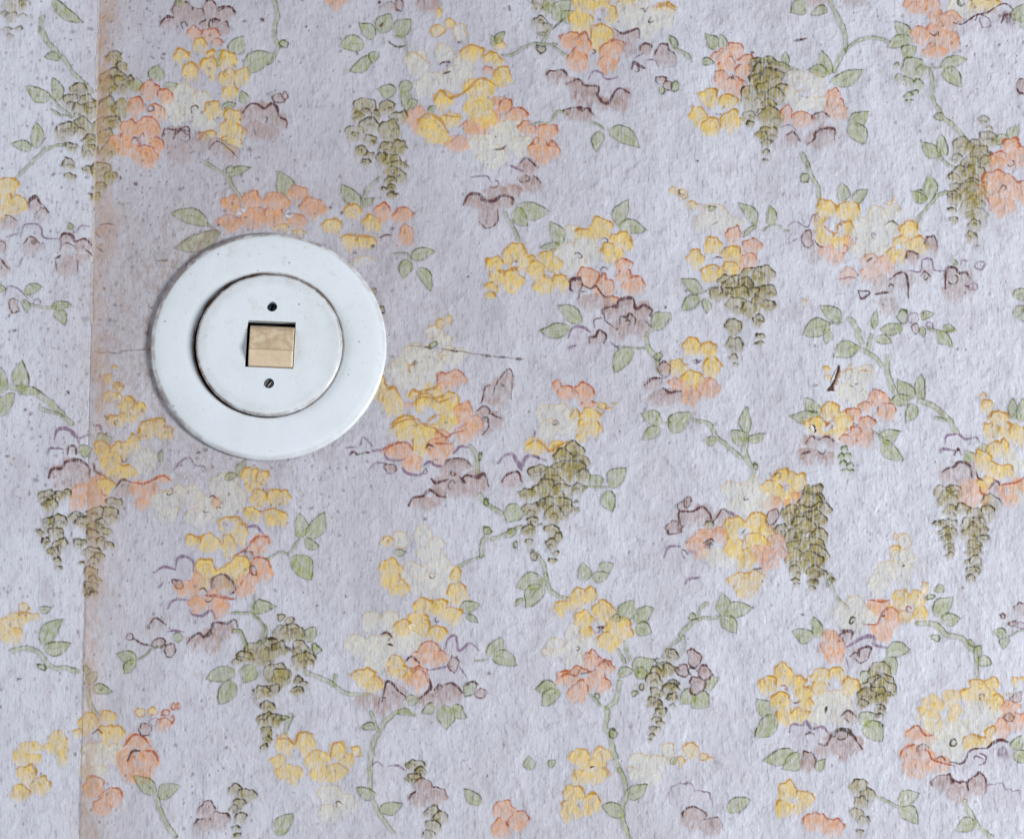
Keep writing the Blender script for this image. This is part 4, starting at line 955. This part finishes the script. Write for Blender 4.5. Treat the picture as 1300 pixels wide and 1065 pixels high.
Fl('B',[(680,935,50,42),(760,945,60,40),(700,1000,90,50)],base=.55); Bd('B',820,882,35); Bd('Y',930,882,34,45,False); Bd('Y',880,940,26,32,False); Bd('Y',990,910,20,16); Bd('Y',1020,928,11,9,False); Lf(835,950,870,912,32)
Lf(120,975,122,910,62); Lf(225,965,255,928,40)
crop(970, 730)
Lf(60,690,-40,622,84); Lf(55,700,-48,812,98)
# ---- bottom right
St([(330,0),(345,80),(390,140),(420,165)],20); St([(300,0),(320,60)],14)
Lf(250,312,142,284,78); Lf(270,318,248,212,62)
Fl('B',[(400,200,60,50),(460,150,40,45),(440,250,70,50),(520,210,60,50)],base=.52); mark('v',447,232,18); mark('v',447,234,13); Ol('v',[(430,240),(440,215),(460,220)],6)
Fl('O',[(580,160,60,40),(640,225,55,50),(590,285,60),(650,185,40,32)],base=.72,out=0); Ol('o',[(525,125),(580,135),(630,125)],7); Ol('o',[(500,250),(560,245),(590,190),(640,160),(685,205)],7); mark('m',592,190,10)
Fl('Y',[(675,120,45),(760,125,50,45),(780,190,40,45),(710,210,40)],hole=(715,168,28),c=('o',715,168,14),base=.78,out=.5); Bd('Y',805,65,18,25,False); Bd('G',835,105,20,16); Lf(905,70,850,76,36)
Fl('O',[(325,320,40,45),(320,375,50,40),(370,380,40,50),(350,405,50,40)],base=.74,out=.5); Fl('M',[(410,308,35,30)],base=.5); Ol('m',[(372,300),(400,290),(435,282),(437,325)],6); mark('m',378,325,12)
Fl('U',[(490,360,80,50),(480,450,80,60)],out=0,base=.42); Ol('u',[(415,360),(450,340),(490,315),(545,310),(550,350),(605,365)],12); Ol('u',[(420,460),(410,410)],4); petals('M',[(480,400,50,35)],.45,0); Ol('m',[(430,405),(460,385),(475,405),(480,370),(530,365),(520,420)],8); Ol('m',[(455,415),(480,440),(515,425)],6)
Lf(610,398,728,374,84); Lf(600,420,658,494,84); Lf(475,530,560,495,62)
Ck([(590,500,55),(620,530,40),(560,545,40),(510,570,38),(600,570,50),(560,600,45),(580,630,40),(500,610,40),(610,610,30),(580,680,30),(490,650,25),(580,720,25),(585,760,10)],base=.66)
Fl('B',[(290,640,70,60),(370,650,70,60),(270,720,50,40),(390,720,50,40)],base=.62); mark('v',325,680,20); Ol('v',[(315,660),(310,690)],6)
Fl('Y',[(20,555,45),(105,500,50),(175,545,40,45),(85,635,50),(200,590,40),(210,645,40),(100,705,50,45),(180,700,50,40)],hole=(160,640,30),base=.84); mark('o',100,560,12); Ol('m',[(148,640),(172,636)],5)
Fl('Y',[(285,520,45),(360,505,45),(430,560,40,50),(280,565,40)],hole=(350,562,46),base=.74)
Fl('M',[(425,712,45,35)],base=.5,out=0); Ol('m',[(382,705),(420,680),(460,712)],7); Ol('m',[(400,715),(425,740)],4); Lf(468,742,560,705,72); Lf(500,745,588,835,102)
Fl('U',[(220,795,90,60),(190,860,50)],out=0,base=.45); Ol('u',[(125,785),(140,745),(190,750),(210,730),(240,770),(290,760),(330,800)],9); Ol('m',[(205,800),(230,790),(252,798)],11); Ol('u',[(205,800),(215,840)],4)
Fl('M',[(380,815,70,50),(400,875,60),(320,875,50,45),(460,855,40,50)],base=.62,out=0); Ol('m',[(270,845),(310,850),(345,790),(400,770),(445,805),(490,870)],8); Ol('v',[(350,805),(370,775),(415,775),(435,800)],13); mark('v',390,800,22)
Lf(142,878,-8,930,86); Lf(185,900,95,975,92); Fl('M',[(225,945,42,52)],base=.66,out=.95,w=1.2); Lf(270,985,305,920,50)
St([(765,250),(820,240),(870,260),(910,300),(990,320),(1040,370)],26); Lf(865,212,944,112,94); Lf(885,225,980,215,64); Bd('G',862,315,20,14); Lf(1015,325,1052,362,28); Lf(1055,408,1088,352,50); Lf(1060,432,1140,442,56); St([(1055,400),(1065,520)],20)
Fl('B',[(1080,680,80,60),(1150,690,60,50),(1060,750,60,50)],base=.56,out=.2)
Fl('Y',[(1060,565,40),(1020,595,40,30),(1130,550,38,35),(1150,635,45,40),(1100,590,50,40)],base=.78,c=('m',1090,610,12))
Fl('Y',[(840,660,50),(820,700,45),(850,745,40,50)],base=.74,out=.3); Fl('Y',[(930,620,45,40),(950,690,35,60)],base=.74,out=.3)
Fl('B',[(880,820,80,70),(960,790,60),(940,870,70,50),(840,770,50,50)],base=.6,out=.2); mark('v',943,835,24); mark('v',943,835,18); mark('v',943,838,21)
Fl('Y',[(1040,840,50,40),(1125,795,32,42),(1080,830,40,25)],base=.74)
Fl('O',[(770,805,55,40),(820,825,30)],base=.66,out=0); Ol('o',[(715,790),(765,757),(800,800),(840,805)],7)
Fl('O',[(730,900,60,50),(800,910,60,40),(870,950,60,40),(760,960,80,50)],base=.66,out=0); Ol('o',[(675,910),(700,870),(750,850)],8); Ol('o',[(760,880),(820,885),(850,930),(950,960)],6); petals('M',[(790,880,32,26)],.45,.6); Ol('m',[(860,925),(890,912),(905,935)],5)
Fl('O',[(1230,665,50,40),(1260,730,60,50),(1200,765,40,50),(1300,730,40)],base=.74,out=.6); Bd('M',1262,608,26); Bd('M',1230,712,22,18)
Fl('U',[(1060,935,80,60),(1190,900,60,70)],out=0,base=.5); Ol('m',[(925,940),(990,940),(1030,880),(1110,865)],6); Ol('m',[(1110,865),(1175,825),(1218,838)],10); mark('m',1070,920,35); mark('m',1072,928,22); petals('m',[(1195,900,24,34)],.45,.6)
Lf(1240,872,1285,808,62); Lf(1255,885,1305,940,74)
Fl('M',[(1290,180,42,40)],base=.4,out=.8); Bd('M',1190,213,13); Bd('M',1240,240,16,12); Bd('U',1280,245,18,14)
Lf(1210,310,1145,284,52); Lf(1215,312,1193,372,52); St([(1225,310),(1265,280),(1305,265)],8)
Bd('Y',1250,540,18,22,False); Bd('Y',1292,530,15,14,False); begin('printed_bud'); Ol('b',[(1195,605),(1215,592),(1240,598)],5)
# ---- the rows that go on below the photograph's lower edge (photograph pixels)
crop(0, 0, 1.0)
Fl('Y',[(34,985,13,12),(52,1000,12,13),(28,1008,12,11)]); Fl('O',[(120,1000,13),(142,1012,14,12),(128,1026,12)]); Lf(196,1010,170,985,20); Lf(200,1012,228,998,20); St([(198,1012),(206,1036),(222,1062)],6)
Ck([(300,1005,9),(312,1012,9),(304,1022,9),(296,1030,7),(306,1040,7),(300,1052,5),(301,1062,4)]); Fl('M',[(262,1030,12),(278,1042,13,11),(258,1048,12,10)]); Lf(350,1060,372,1034,22); Fl('B',[(420,1010,14),(440,1024,15),(418,1034,14,12)],c=('m',430,1022,4))
St([(471,978),(470,1005),(480,1032),(500,1056)],6); Lf(482,1030,512,1020,18); Lf(478,1010,452,1002,17); Fl('M',[(536,1000,13),(552,1012,14),(530,1016,11)]); Ck([(548,1032,10),(560,1040,9),(550,1050,9),(545,1062,7)])
Fl('O',[(640,1030,14),(660,1044,13),(636,1052,12)]); Lf(612,1020,590,1002,18); St([(786,978),(796,1004),(790,1034),(800,1068)],6); Lf(794,1010,822,996,19); Lf(792,1036,764,1024,19); Fl('Y',[(730,1010,13),(748,1022,14),(726,1030,13)],hole=(738,1020,6))
Fl('U',[(866,1010,16),(890,1018,15)]); Fl('M',[(880,1040,15,13),(902,1050,13)]); Lf(924,1030,952,1016,20); Fl('Y',[(1000,1006,14),(1020,1018,14),(996,1026,13)],hole=(1008,1016,6)); Fl('O',[(1036,1044,14),(1056,1052,13)])
Ck([(1090,1000,10),(1102,1010,10),(1092,1020,10),(1086,1034,8),(1096,1042,7),(1090,1056,5)]); Lf(1140,1022,1168,1006,20); Lf(1142,1026,1166,1046,20); St([(1110,1010),(1140,1024)],4)
Fl('M',[(1196,996,14,12),(1216,1006,14),(1240,996,13)]); Fl('U',[(1262,1010,16),(1282,1018,15)]); St([(1224,1016),(1236,1040),(1258,1062)],6); Lf(1240,1044,1214,1054,18)
# pale cut edge of the overlapping strip, dark lower down
begin('paper_edge'); Ol('c',[(seam_l(y)+.3,y) for y in range(-28,420,40)],1.5,.6,False,True)
begin('paper_edge'); Ol('k',[(seam_l(y)+.2,y) for y in range(700,1092,40)],1.1,.5,False,True)

# ---- fly specks, mould and rust spots: far too many to count, thickest to the left of and around the switch
begin('paper_specks')
SPECK_ID = CUR[0]
rs = np.random.RandomState(77)
for n_, (xa, xb, ya, yb), rm in ((330, (-20, 520, -20, 700), 1.35), (150, (-20, 330, 150, 620), 1.7), (150, (-20, 1320, -20, 1090), 1.15), (120, (-20, 560, -20, 1090), 1.0), (110, (115, 215, 0, 640), 1.2)):
    for _ in range(n_):
        x_, y_ = rs.uniform(xa, xb), rs.uniform(ya, yb)
        r_ = rm * (0.45 + rs.rand() ** 3 * 1.5)
        sl = window(x_ - r_, y_ - r_, x_ + r_, y_ + r_, 4)
        if sl is None: continue
        keep = DEN[sl].max() < 0.3 or rs.rand() < 0.55
        if not keep: continue
        an = rs.uniform(0, 3.14); el = rs.uniform(.55, 1.0); X = WX[sl] - x_; Y = WY[sl] - y_
        X = X - (WX[sl] - CX[sl]).mean(); Y = Y - (WY[sl] - CY[sl]).mean()
        dd_ = np.hypot((X * math.cos(an) + Y * math.sin(an)) / el, (Y * math.cos(an) - X * math.sin(an)))
        hold = CUR[0]
        if DEN[sl].max() > 0.12: CUR[0] = int(OWN[sl].max())
        paint(sl, rs.uniform(.25, .85) * sst(r_ + 1.0, r_ - .7, dd_), 's' if rs.rand() < .75 else 'k', .1)
        CUR[0] = hold

# ------------------------------------------------------------------ each printed thing becomes its own piece of sheet on its strip
def build_print():
    cid = np.maximum(np.maximum(OWN[:-1, :-1], OWN[1:, :-1]), np.maximum(OWN[:-1, 1:], OWN[1:, 1:]))
    hx, hz = wall_xz(CX, CY)
    hh = height(CX, CY) + 0.00007
    co = np.stack([hx, -hh, hz], -1).reshape(-1, 3)
    wr = wear_shade(CX, CY).reshape(-1, 4)
    ink = np.concatenate([INK, DEN[..., None]], -1).reshape(-1, 4)
    idx = np.arange(H_ * W_).reshape(H_, W_)
    quads = np.stack([idx[:-1, :-1], idx[1:, :-1], idx[1:, 1:], idx[:-1, 1:]], -1)
    xm = CX[:-1, :-1] + STEP / 2; ym = CY[:-1, :-1] + STEP / 2
    side = (xm > seam_l(ym)).astype(np.int32) + (xm > seam_r(ym)).astype(np.int32)
    key = (cid * 3 + side).ravel()
    flat = quads.reshape(-1, 4)
    sel = np.nonzero(cid.ravel() > 0)[0]
    sel = sel[np.argsort(key[sel], kind='stable')]
    ks = key[sel]
    cuts = np.concatenate([[0], np.nonzero(np.diff(ks))[0] + 1, [len(ks)]])
    made = {}
    for a, b in zip(cuts[:-1], cuts[1:]):
        k = int(ks[a]); i, sd = divmod(k, 3)
        q = flat[sel[a:b]]
        u, inv = np.unique(q.ravel(), return_inverse=True)
        o = quad_obj(NAMES[i], co[u], inv.reshape(-1, 4), M_PRINT, made.get((OF.get(i), sd), STRIPS[sd]), [('wear_shade', wr[u]), ('ink', ink[u])])
        made[(i, sd)] = o
        if i == SPECK_ID: o['kind'] = 'stuff'


build_print()


# ------------------------------------------------------------------ torn places in the paper
def on_wall(px, py, lift):
    x, z = wall_xz(px, py)
    return (float(x), -float(height(np.array(float(px)), np.array(float(py)))) - lift, float(z))


def fill(name, pts, lift, mat, parent):
    c = curve(pts + [pts[0]], 1.0)[:-1]
    ctr = c.mean(0)
    v = [on_wall(ctr[0], ctr[1], lift)] + [on_wall(p[0] + random.uniform(-.35, .35), p[1] + random.uniform(-.35, .35), lift) for p in c]
    n = len(c)
    return mesh_obj(name, v, [(0, 1 + (i + 1) % n, 1 + i) for i in range(n)], mat, parent)


def lip(name, pts, out, hgt, mat, parent, thick=0.00010, jag=0.4):
    """a torn edge of paper that curls off the wall: pts along the tear, out = photograph-pixel offset of the curled edge"""
    c = curve(pts, 1.2)
    v, f = [], []
    n = len(c)
    for i, p in enumerate(c):
        t = i / (n - 1)
        k = math.sin(math.pi * min(max(t, 0.03), 0.97)) ** 0.5 * random.uniform(1 - jag, 1 + jag * .5)
        for j in range(5):
            a = j / 4
            v.append(on_wall(p[0] + out[0] * a * k, p[1] + out[1] * a * k, 0.00008 + hgt * k * math.sin(a * 2.1)))
    for i in range(n - 1):
        for j in range(4):
            f.append((i * 5 + j, i * 5 + j + 1, i * 5 + j + 6, i * 5 + j + 5))
    o = mesh_obj(name, v, f, mat, parent)
    m = o.modifiers.new('thickness', 'SOLIDIFY'); m.thickness = thick
    return o


M_DARK = plain('exposed_plaster', (0.07, 0.042, 0.032), 0.95, 0.1, 0, 3, (0.17, 0.11, 0.075), 0.8)
M_CORE = plain('torn_paper', (0.52, 0.40, 0.32), 0.9, 0.2, 0, 3, (0.26, 0.17, 0.12), 0.8)
M_PALE = plain('torn_paper_edge', (0.52, 0.50, 0.50), 0.85, 0.2, 0, 3, (0.42, 0.36, 0.34), 0.7)
M_CHALK = plain('white_plaster', (0.66, 0.71, 0.76), 0.8, 0.3, 0, 4, (0.5, 0.5, 0.52), 0.4)
MAIN = STRIPS[1]
fill('tear_hole', [(1064.4, 463.5), (1066.6, 467.5), (1065.2, 471), (1065.4, 474), (1062.4, 478), (1062.2, 482), (1059.6, 486.5), (1058.6, 490), (1056.8, 493.4), (1058.8, 497), (1054.6, 497.4), (1049.6, 497.8), (1050.4, 495.6), (1054.4, 495), (1056.4, 491), (1057, 486.5), (1060.2, 481), (1060.9, 476.5), (1063.4, 472), (1063.2, 467)], 0.00012, M_DARK, MAIN)
lip('torn_flap', [(1066, 469), (1065, 473.5), (1062.4, 479), (1060.4, 485), (1057.6, 491.6), (1058.8, 497)], (4.2, 3.0), 0.0005, M_CORE, MAIN, jag=0.8)
lip('torn_flap', [(1063.2, 468), (1061.0, 475), (1058.6, 480), (1056.0, 487), (1053.4, 493)], (-1.6, -0.5), 0.0003, M_PALE, MAIN, jag=0.9)
fill('paper_chip', [(1030, 541), (1032.4, 541.2), (1034, 544), (1034.6, 547.6), (1033, 549.4), (1030.8, 547.2), (1029.8, 544)], 0.00012, M_CHALK, MAIN)
fill('tear_hole', [(1031, 539.4), (1033.4, 540.2), (1035, 542.6), (1035.2, 545.5), (1036.6, 547.2), (1035.2, 549.8), (1033.8, 550.6), (1034.2, 547), (1033.2, 543.7), (1032, 541.4)], 0.00016, M_DARK, MAIN)
lip('torn_flap', [(1030.6, 540.2), (1029.4, 544), (1030.4, 548)], (-1.5, 0.2), 0.0003, M_PALE, MAIN, jag=0.7)


# ------------------------------------------------------------------ the light switch
def ceramic(name, rim_r, rim_dir, base):
    """off-white moulded plastic with brown dirt gathered at one radius"""
    s = NT(name)
    tc = s.new('ShaderNodeTexCoord')
    sx = s.new('ShaderNodeSeparateXYZ'); s.l.new(tc.outputs['Object'], sx.inputs[0])
    x, z = sx.outputs[0], sx.outputs[2]
    r = s.math('SQRT', s.math('ADD', s.math('MULTIPLY', x, x), s.math('MULTIPLY', z, z)))

    def nz(px, det=4, rough=.6, off=0.0):
        mp = s.new('ShaderNodeMapping'); mp.inputs['Scale'].default_value = (K / px,) * 3
        mp.inputs['Location'].default_value = (off, off, off)
        s.l.new(tc.outputs['Object'], mp.inputs[0])
        return s.noise(mp.outputs[0], det, rough)
    c = s.mix(s.ramp(nz(60, 3), 0.38, 0.7), base, tuple(b * k for b, k in zip(base, (.95, .945, .93))))
    # faint brownish smears, more towards the top
    up = s.ramp(z, -0.03, 0.05, 0.12, 1.0)
    c = s.mix(s.math('MULTIPLY', s.ramp(nz(14, 5, .7, 3), 0.52, 0.78, 0, 0.42), up), c, (0.46, 0.36, 0.28))
    c = s.mix(s.ramp(nz(2.6, 2, .6, 9), 0.67, 0.75, 0, 0.62), c, (0.34, 0.21, 0.14))
    for (R0, wid, amt) in rim_r:
        ring = s.ramp(s.math('ABSOLUTE', s.math('SUBTRACT', r, R0)), wid, wid * 0.25)
        ring = s.math('MULTIPLY', ring, s.ramp(nz(16, 4, .65, 5), 0.30, 0.62, 0.15, 1.0))
        lean = s.ramp(s.math('ADD', s.math('MULTIPLY', x, -0.7), s.math('MULTIPLY', z, 0.7)), -0.05, 0.03, rim_dir, 1.0)
        c = s.mix(s.math('MULTIPLY', s.math('MULTIPLY', ring, lean), amt, clamp=True), c, (0.17, 0.085, 0.045))
    # specks
    vo = s.new('ShaderNodeTexVoronoi'); vo.inputs['Scale'].default_value = K / 13
    s.l.new(tc.outputs['Object'], vo.inputs['Vector'])
    sc = s.new('ShaderNodeSeparateColor'); s.l.new(vo.outputs['Color'], sc.inputs[0])
    f = s.math('MULTIPLY', s.ramp(vo.outputs['Distance'], 0.14, 0.05), s.ramp(sc.outputs[0], 0.70, 0.80, 0, .75))
    c = s.mix(f, c, (0.20, 0.13, 0.10))
    s.l.new(c, s.b.inputs['Base Color'])
    s.l.new(s.ramp(nz(25, 4, .6, 2), .35, .7, .24, .40), s.b.inputs['Roughness'])
    s.b.inputs['Specular IOR Level'].default_value = 0.5
    h = s.math('MULTIPLY_ADD', nz(40, 2), 0.00025, s.math('MULTIPLY', nz(5, 3), 0.00002))
    s.bump(h)
    return s.m


def lathe(name, prof, mat, parent, n=160, closed=False):
    """prof: (radius, depth out from the wall) in metres"""
    v, f = [], []
    m = len(prof)
    for i in range(n):
        a = 2 * math.pi * i / n
        for (r, d) in prof:
            v.append((r * math.cos(a), -d, r * math.sin(a)))
    last = m if closed else m - 1
    for i in range(n):
        i2 = (i + 1) % n
        for j in range(last):
            j2 = (j + 1) % m
            f.append((i * m + j, i2 * m + j, i2 * m + j2, i * m + j2))
    o = mesh_obj(name, v, f, mat, parent)
    bm = bmesh.new(); bm.from_mesh(o.data)
    bmesh.ops.remove_doubles(bm, verts=bm.verts, dist=1e-6)
    bmesh.ops.recalc_face_normals(bm, faces=bm.faces)
    bm.to_mesh(o.data); bm.free()
    return o


TAN = math.tan(PITCH)
mm = 0.001
sx_, sz_ = wall_xz(341.2, 439.6)
S0 = (float(sx_), 0.0, float(sz_) - 0.0030 * TAN)
switch = bpy.data.objects.new('light_switch', None)
switch.location = S0
switch.empty_display_size = 0.03
COL.objects.link(switch)
tag(switch, 'round white light switch with beige rocker mounted on the floral wallpaper', 'light switch')


def loc(px, py, depth):
    """switch-local x, z of something seen at a photograph pixel that stands depth metres off the wall"""
    x, z = wall_xz(px, py)
    return float(x) - S0[0], float(z) - S0[2] - depth * TAN


M_PLATE = ceramic('plate_plastic', [(0.0380, 0.0014, 0.85), (0.0594, 0.0022, 0.75)], 0.25, (0.715, 0.765, 0.81))
M_COVER = ceramic('cover_plastic', [(0.0370, 0.0011, 1.0), (0.0350, 0.0050, 0.16)], 0.40, (0.715, 0.765, 0.805))
plate = lathe('backing_plate', [(r * mm, d * mm) for r, d in (
    (57.5, 0.3), (58.8, 1.5), (59.8, 2.0), (60.05, 2.6), (59.8, 3.3), (59.1, 3.8), (57.9, 4.25), (55, 4.6), (50, 4.9), (44, 5.05), (39.2, 5.05), (38.4, 4.9), (38.0, 4.4), (37.9, 0.6))], M_PLATE, switch, 200, True)
cx_, cz_ = loc(342.4, 437.6, 0.0074)
cov = lathe('cover', [(r * mm, d * mm) for r, d in (
    (0, 4.0), (37.2, 4.0), (37.35, 5.6), (37.3, 6.7), (37.0, 7.3), (36.3, 7.75), (35.0, 7.95), (30, 8.0), (15, 8.05), (0, 8.05))], M_COVER, switch, 200)
cov.location = (cx_, 0, cz_)
FACE = 0.00805
ROT = R(2.6)
hx_, hz_ = loc(344.2, 437.6, FACE)


def cutter_box(w, h, cx, cz, rot):
    v = []
    for y in (-0.02, 0.02):
        for (a, b) in ((-w / 2, -h / 2), (w / 2, -h / 2), (w / 2, h / 2), (-w / 2, h / 2)):
            v.append((cx + a * math.cos(rot) + b * math.sin(rot), y, cz - a * math.sin(rot) + b * math.cos(rot)))
    return v, [(0, 1, 2, 3), (7, 6, 5, 4), (0, 4, 5, 1), (1, 5, 6, 2), (2, 6, 7, 3), (3, 7, 4, 0)]


def cutter_cyl(r, cx, cz, n=40):
    v = [(cx + r * math.cos(2 * math.pi * i / n), y, cz + r * math.sin(2 * math.pi * i / n)) for y in (-0.02, 0.02) for i in range(n)]
    f = [tuple(range(n)), tuple(range(2 * n - 1, n - 1, -1))] + [(i, n + i, n + (i + 1) % n, (i + 1) % n) for i in range(n)]
    return v, f


HOLES = [loc(346.2, 389.6, FACE), loc(342.2, 486.6, FACE)]
cuts = [cutter_box(0.0245, 0.0246, hx_ - cx_, hz_ - cz_, ROT)] + [cutter_cyl(0.00265, h[0] - cx_, h[1] - cz_) for h in HOLES]
vv, ff = [], []
for v, f in cuts:
    b0 = len(vv); vv += v; ff += [tuple(i + b0 for i in q) for q in f]
ct = mesh_obj('cutter', vv, ff, M_COVER, None, False)
bm = bmesh.new(); bm.from_mesh(ct.data); bmesh.ops.recalc_face_normals(bm, faces=bm.faces); bm.to_mesh(ct.data); bm.free()
ct.location = (S0[0] + cx_, 0, S0[2] + cz_)
bo = cov.modifiers.new('holes', 'BOOLEAN'); bo.object = ct; bo.operation = 'DIFFERENCE'; bo.solver = 'EXACT'
bpy.context.view_layer.update()
dg = bpy.context.evaluated_depsgraph_get()
me = bpy.data.meshes.new_from_object(cov.evaluated_get(dg))
cov.modifiers.clear(); cov.data = me; me.name = 'cover'
bpy.data.objects.remove(ct)
bev = cov.modifiers.new('edge', 'BEVEL'); bev.width = 0.00022; bev.segments = 2; bev.limit_method = 'ANGLE'; bev.angle_limit = R(50)
wn = cov.modifiers.new('normals', 'WEIGHTED_NORMAL'); wn.keep_sharp = False

M_BASE = plain('dark_socket', (0.012, 0.010, 0.010), 0.85, 0.2)
lathe('socket_base', [(0, 0.0004), (0.0378, 0.0004), (0.0378, 0.0016), (0, 0.0016)], M_BASE, switch, 64)


def rocker_material():
    s = NT('rocker_plastic')
    tc = s.new('ShaderNodeTexCoord')

    def nz(px, det, rough, off):
        mp = s.new('ShaderNodeMapping'); mp.inputs['Scale'].default_value = (K / px,) * 3
        mp.inputs['Location'].default_value = (off, off, off)
        s.l.new(tc.outputs['Object'], mp.inputs[0])
        return s.noise(mp.outputs[0], det, rough)
    sx = s.new('ShaderNodeSeparateXYZ'); s.l.new(tc.outputs['Object'], sx.inputs[0])
    z = sx.outputs[2]
    c = s.mix(s.ramp(nz(20, 4, .6, 1), .35, .7), (0.74, 0.62, 0.45), (0.66, 0.53, 0.37))
    worn = s.ramp(z, -0.0037, -0.0031, 0.28, 0.68)       # finger dirt on the upper half
    c = s.mix(s.math('MULTIPLY', s.ramp(nz(9, 5, .7, 4), .36, .62, .25, 1.0), worn), c, (0.40, 0.275, 0.165))
    line = s.ramp(s.math('ABSOLUTE', s.math('ADD', z, 0.0035)), 0.00035, 0.0001, 0, .7)
    c = s.mix(line, c, (0.28, 0.17, 0.09))
    c = s.mix(s.ramp(nz(2.2, 2, .6, 7), .70, .76, 0, .8), c, (0.12, 0.07, 0.04))
    s.l.new(c, s.b.inputs['Base Color'])
    s.b.inputs['Roughness'].default_value = 0.42
    s.bump(s.math('MULTIPLY', nz(5, 4, .6, 3), 0.00010))
    return s.m


def build_rocker():
    prof = [(10.3, -3.6), (9.8, -1.0), (9.0, 0.3), (7.9, 1.15), (6.9, 1.55), (5.6, 1.62), (0.5, 2.3), (-2.9, 2.85), (-3.45, 2.9), (-4.0, 2.75), (-8, 1.6), (-11.2, 0.75), (-11.75, 0.3), (-11.9, -3.6)]
    w = 11.25 * mm
    v, f = [], []
    us = (-w, -w + 0.0004, w - 0.0004, w)
    for u in us:
        k = 0.0 if abs(u) < w else 0.0003
        for (a, d) in prof:
            v.append((u, -(FACE + d * mm) + k, a * mm))
    n = len(prof)
    for i in range(3):
        for j in range(n - 1):
            f.append((i * n + j, (i + 1) * n + j, (i + 1) * n + j + 1, i * n + j + 1))
    f.append(tuple(range(n))); f.append(tuple(range(4 * n - 1, 3 * n - 1, -1)))
    o = mesh_obj('rocker', v, f, rocker_material(), switch, False)
    bm = bmesh.new(); bm.from_mesh(o.data); bmesh.ops.recalc_face_normals(bm, faces=bm.faces); bm.to_mesh(o.data); bm.free()
    for p in o.data.polygons: p.use_smooth = False
    b = o.modifiers.new('edge', 'BEVEL'); b.width = 0.00025; b.segments = 2; b.limit_method = 'ANGLE'; b.angle_limit = R(12)
    o.location = (hx_ + 0.00055, 0, hz_)
    o.rotation_euler = (0, ROT, 0)
    tag(o, 'worn beige rocker with brown finger dirt on its upper half')


build_rocker()
M_STEEL = plain('dull_steel', (0.22, 0.22, 0.23), 0.45, 0.5, 0.8, 6, (0.08, 0.07, 0.06), 0.7)
M_STEEL_SHADED = plain('shaded_steel', (0.05, 0.055, 0.065), 0.40, 0.5, 0.5, 6, (0.02, 0.02, 0.02), 0.7)  # the same steel, with the upper hole's shade put into its colour
for (hx, hz), top, ang, mt in ((HOLES[0], 0.0040, R(70), M_STEEL_SHADED), (HOLES[1], 0.0068, R(58), M_STEEL)):
    # a slotted head: two half discs with a slot between them
    v, f = [], []
    for sgn in (-1, 1):
        b0 = len(v); n = 16
        ring = []
        for i in range(n + 1):
            a = math.pi * i / n
            ring.append((0.0024 * math.cos(a), sgn * (0.00038 + 0.0020 * math.sin(a))))
        for d in (top - 0.0015, top):
            for (a, b) in ring:
                v.append((a * math.cos(ang) - b * math.sin(ang), -d - (0.00025 if d == top and abs(b) < 0.001 else 0), a * math.sin(ang) + b * math.cos(ang)))
        m = n + 1
        f.append(tuple(b0 + m + i for i in range(m)))
        f += [(b0 + i, b0 + (i + 1) % m, b0 + m + (i + 1) % m, b0 + m + i) for i in range(m)]
    o = mesh_obj('screw', v, f, mt, switch, False)
    bm = bmesh.new(); bm.from_mesh(o.data); bmesh.ops.recalc_face_normals(bm, faces=bm.faces); bm.to_mesh(o.data); bm.free()
    o.location = (hx - 0.0003, 0, hz)
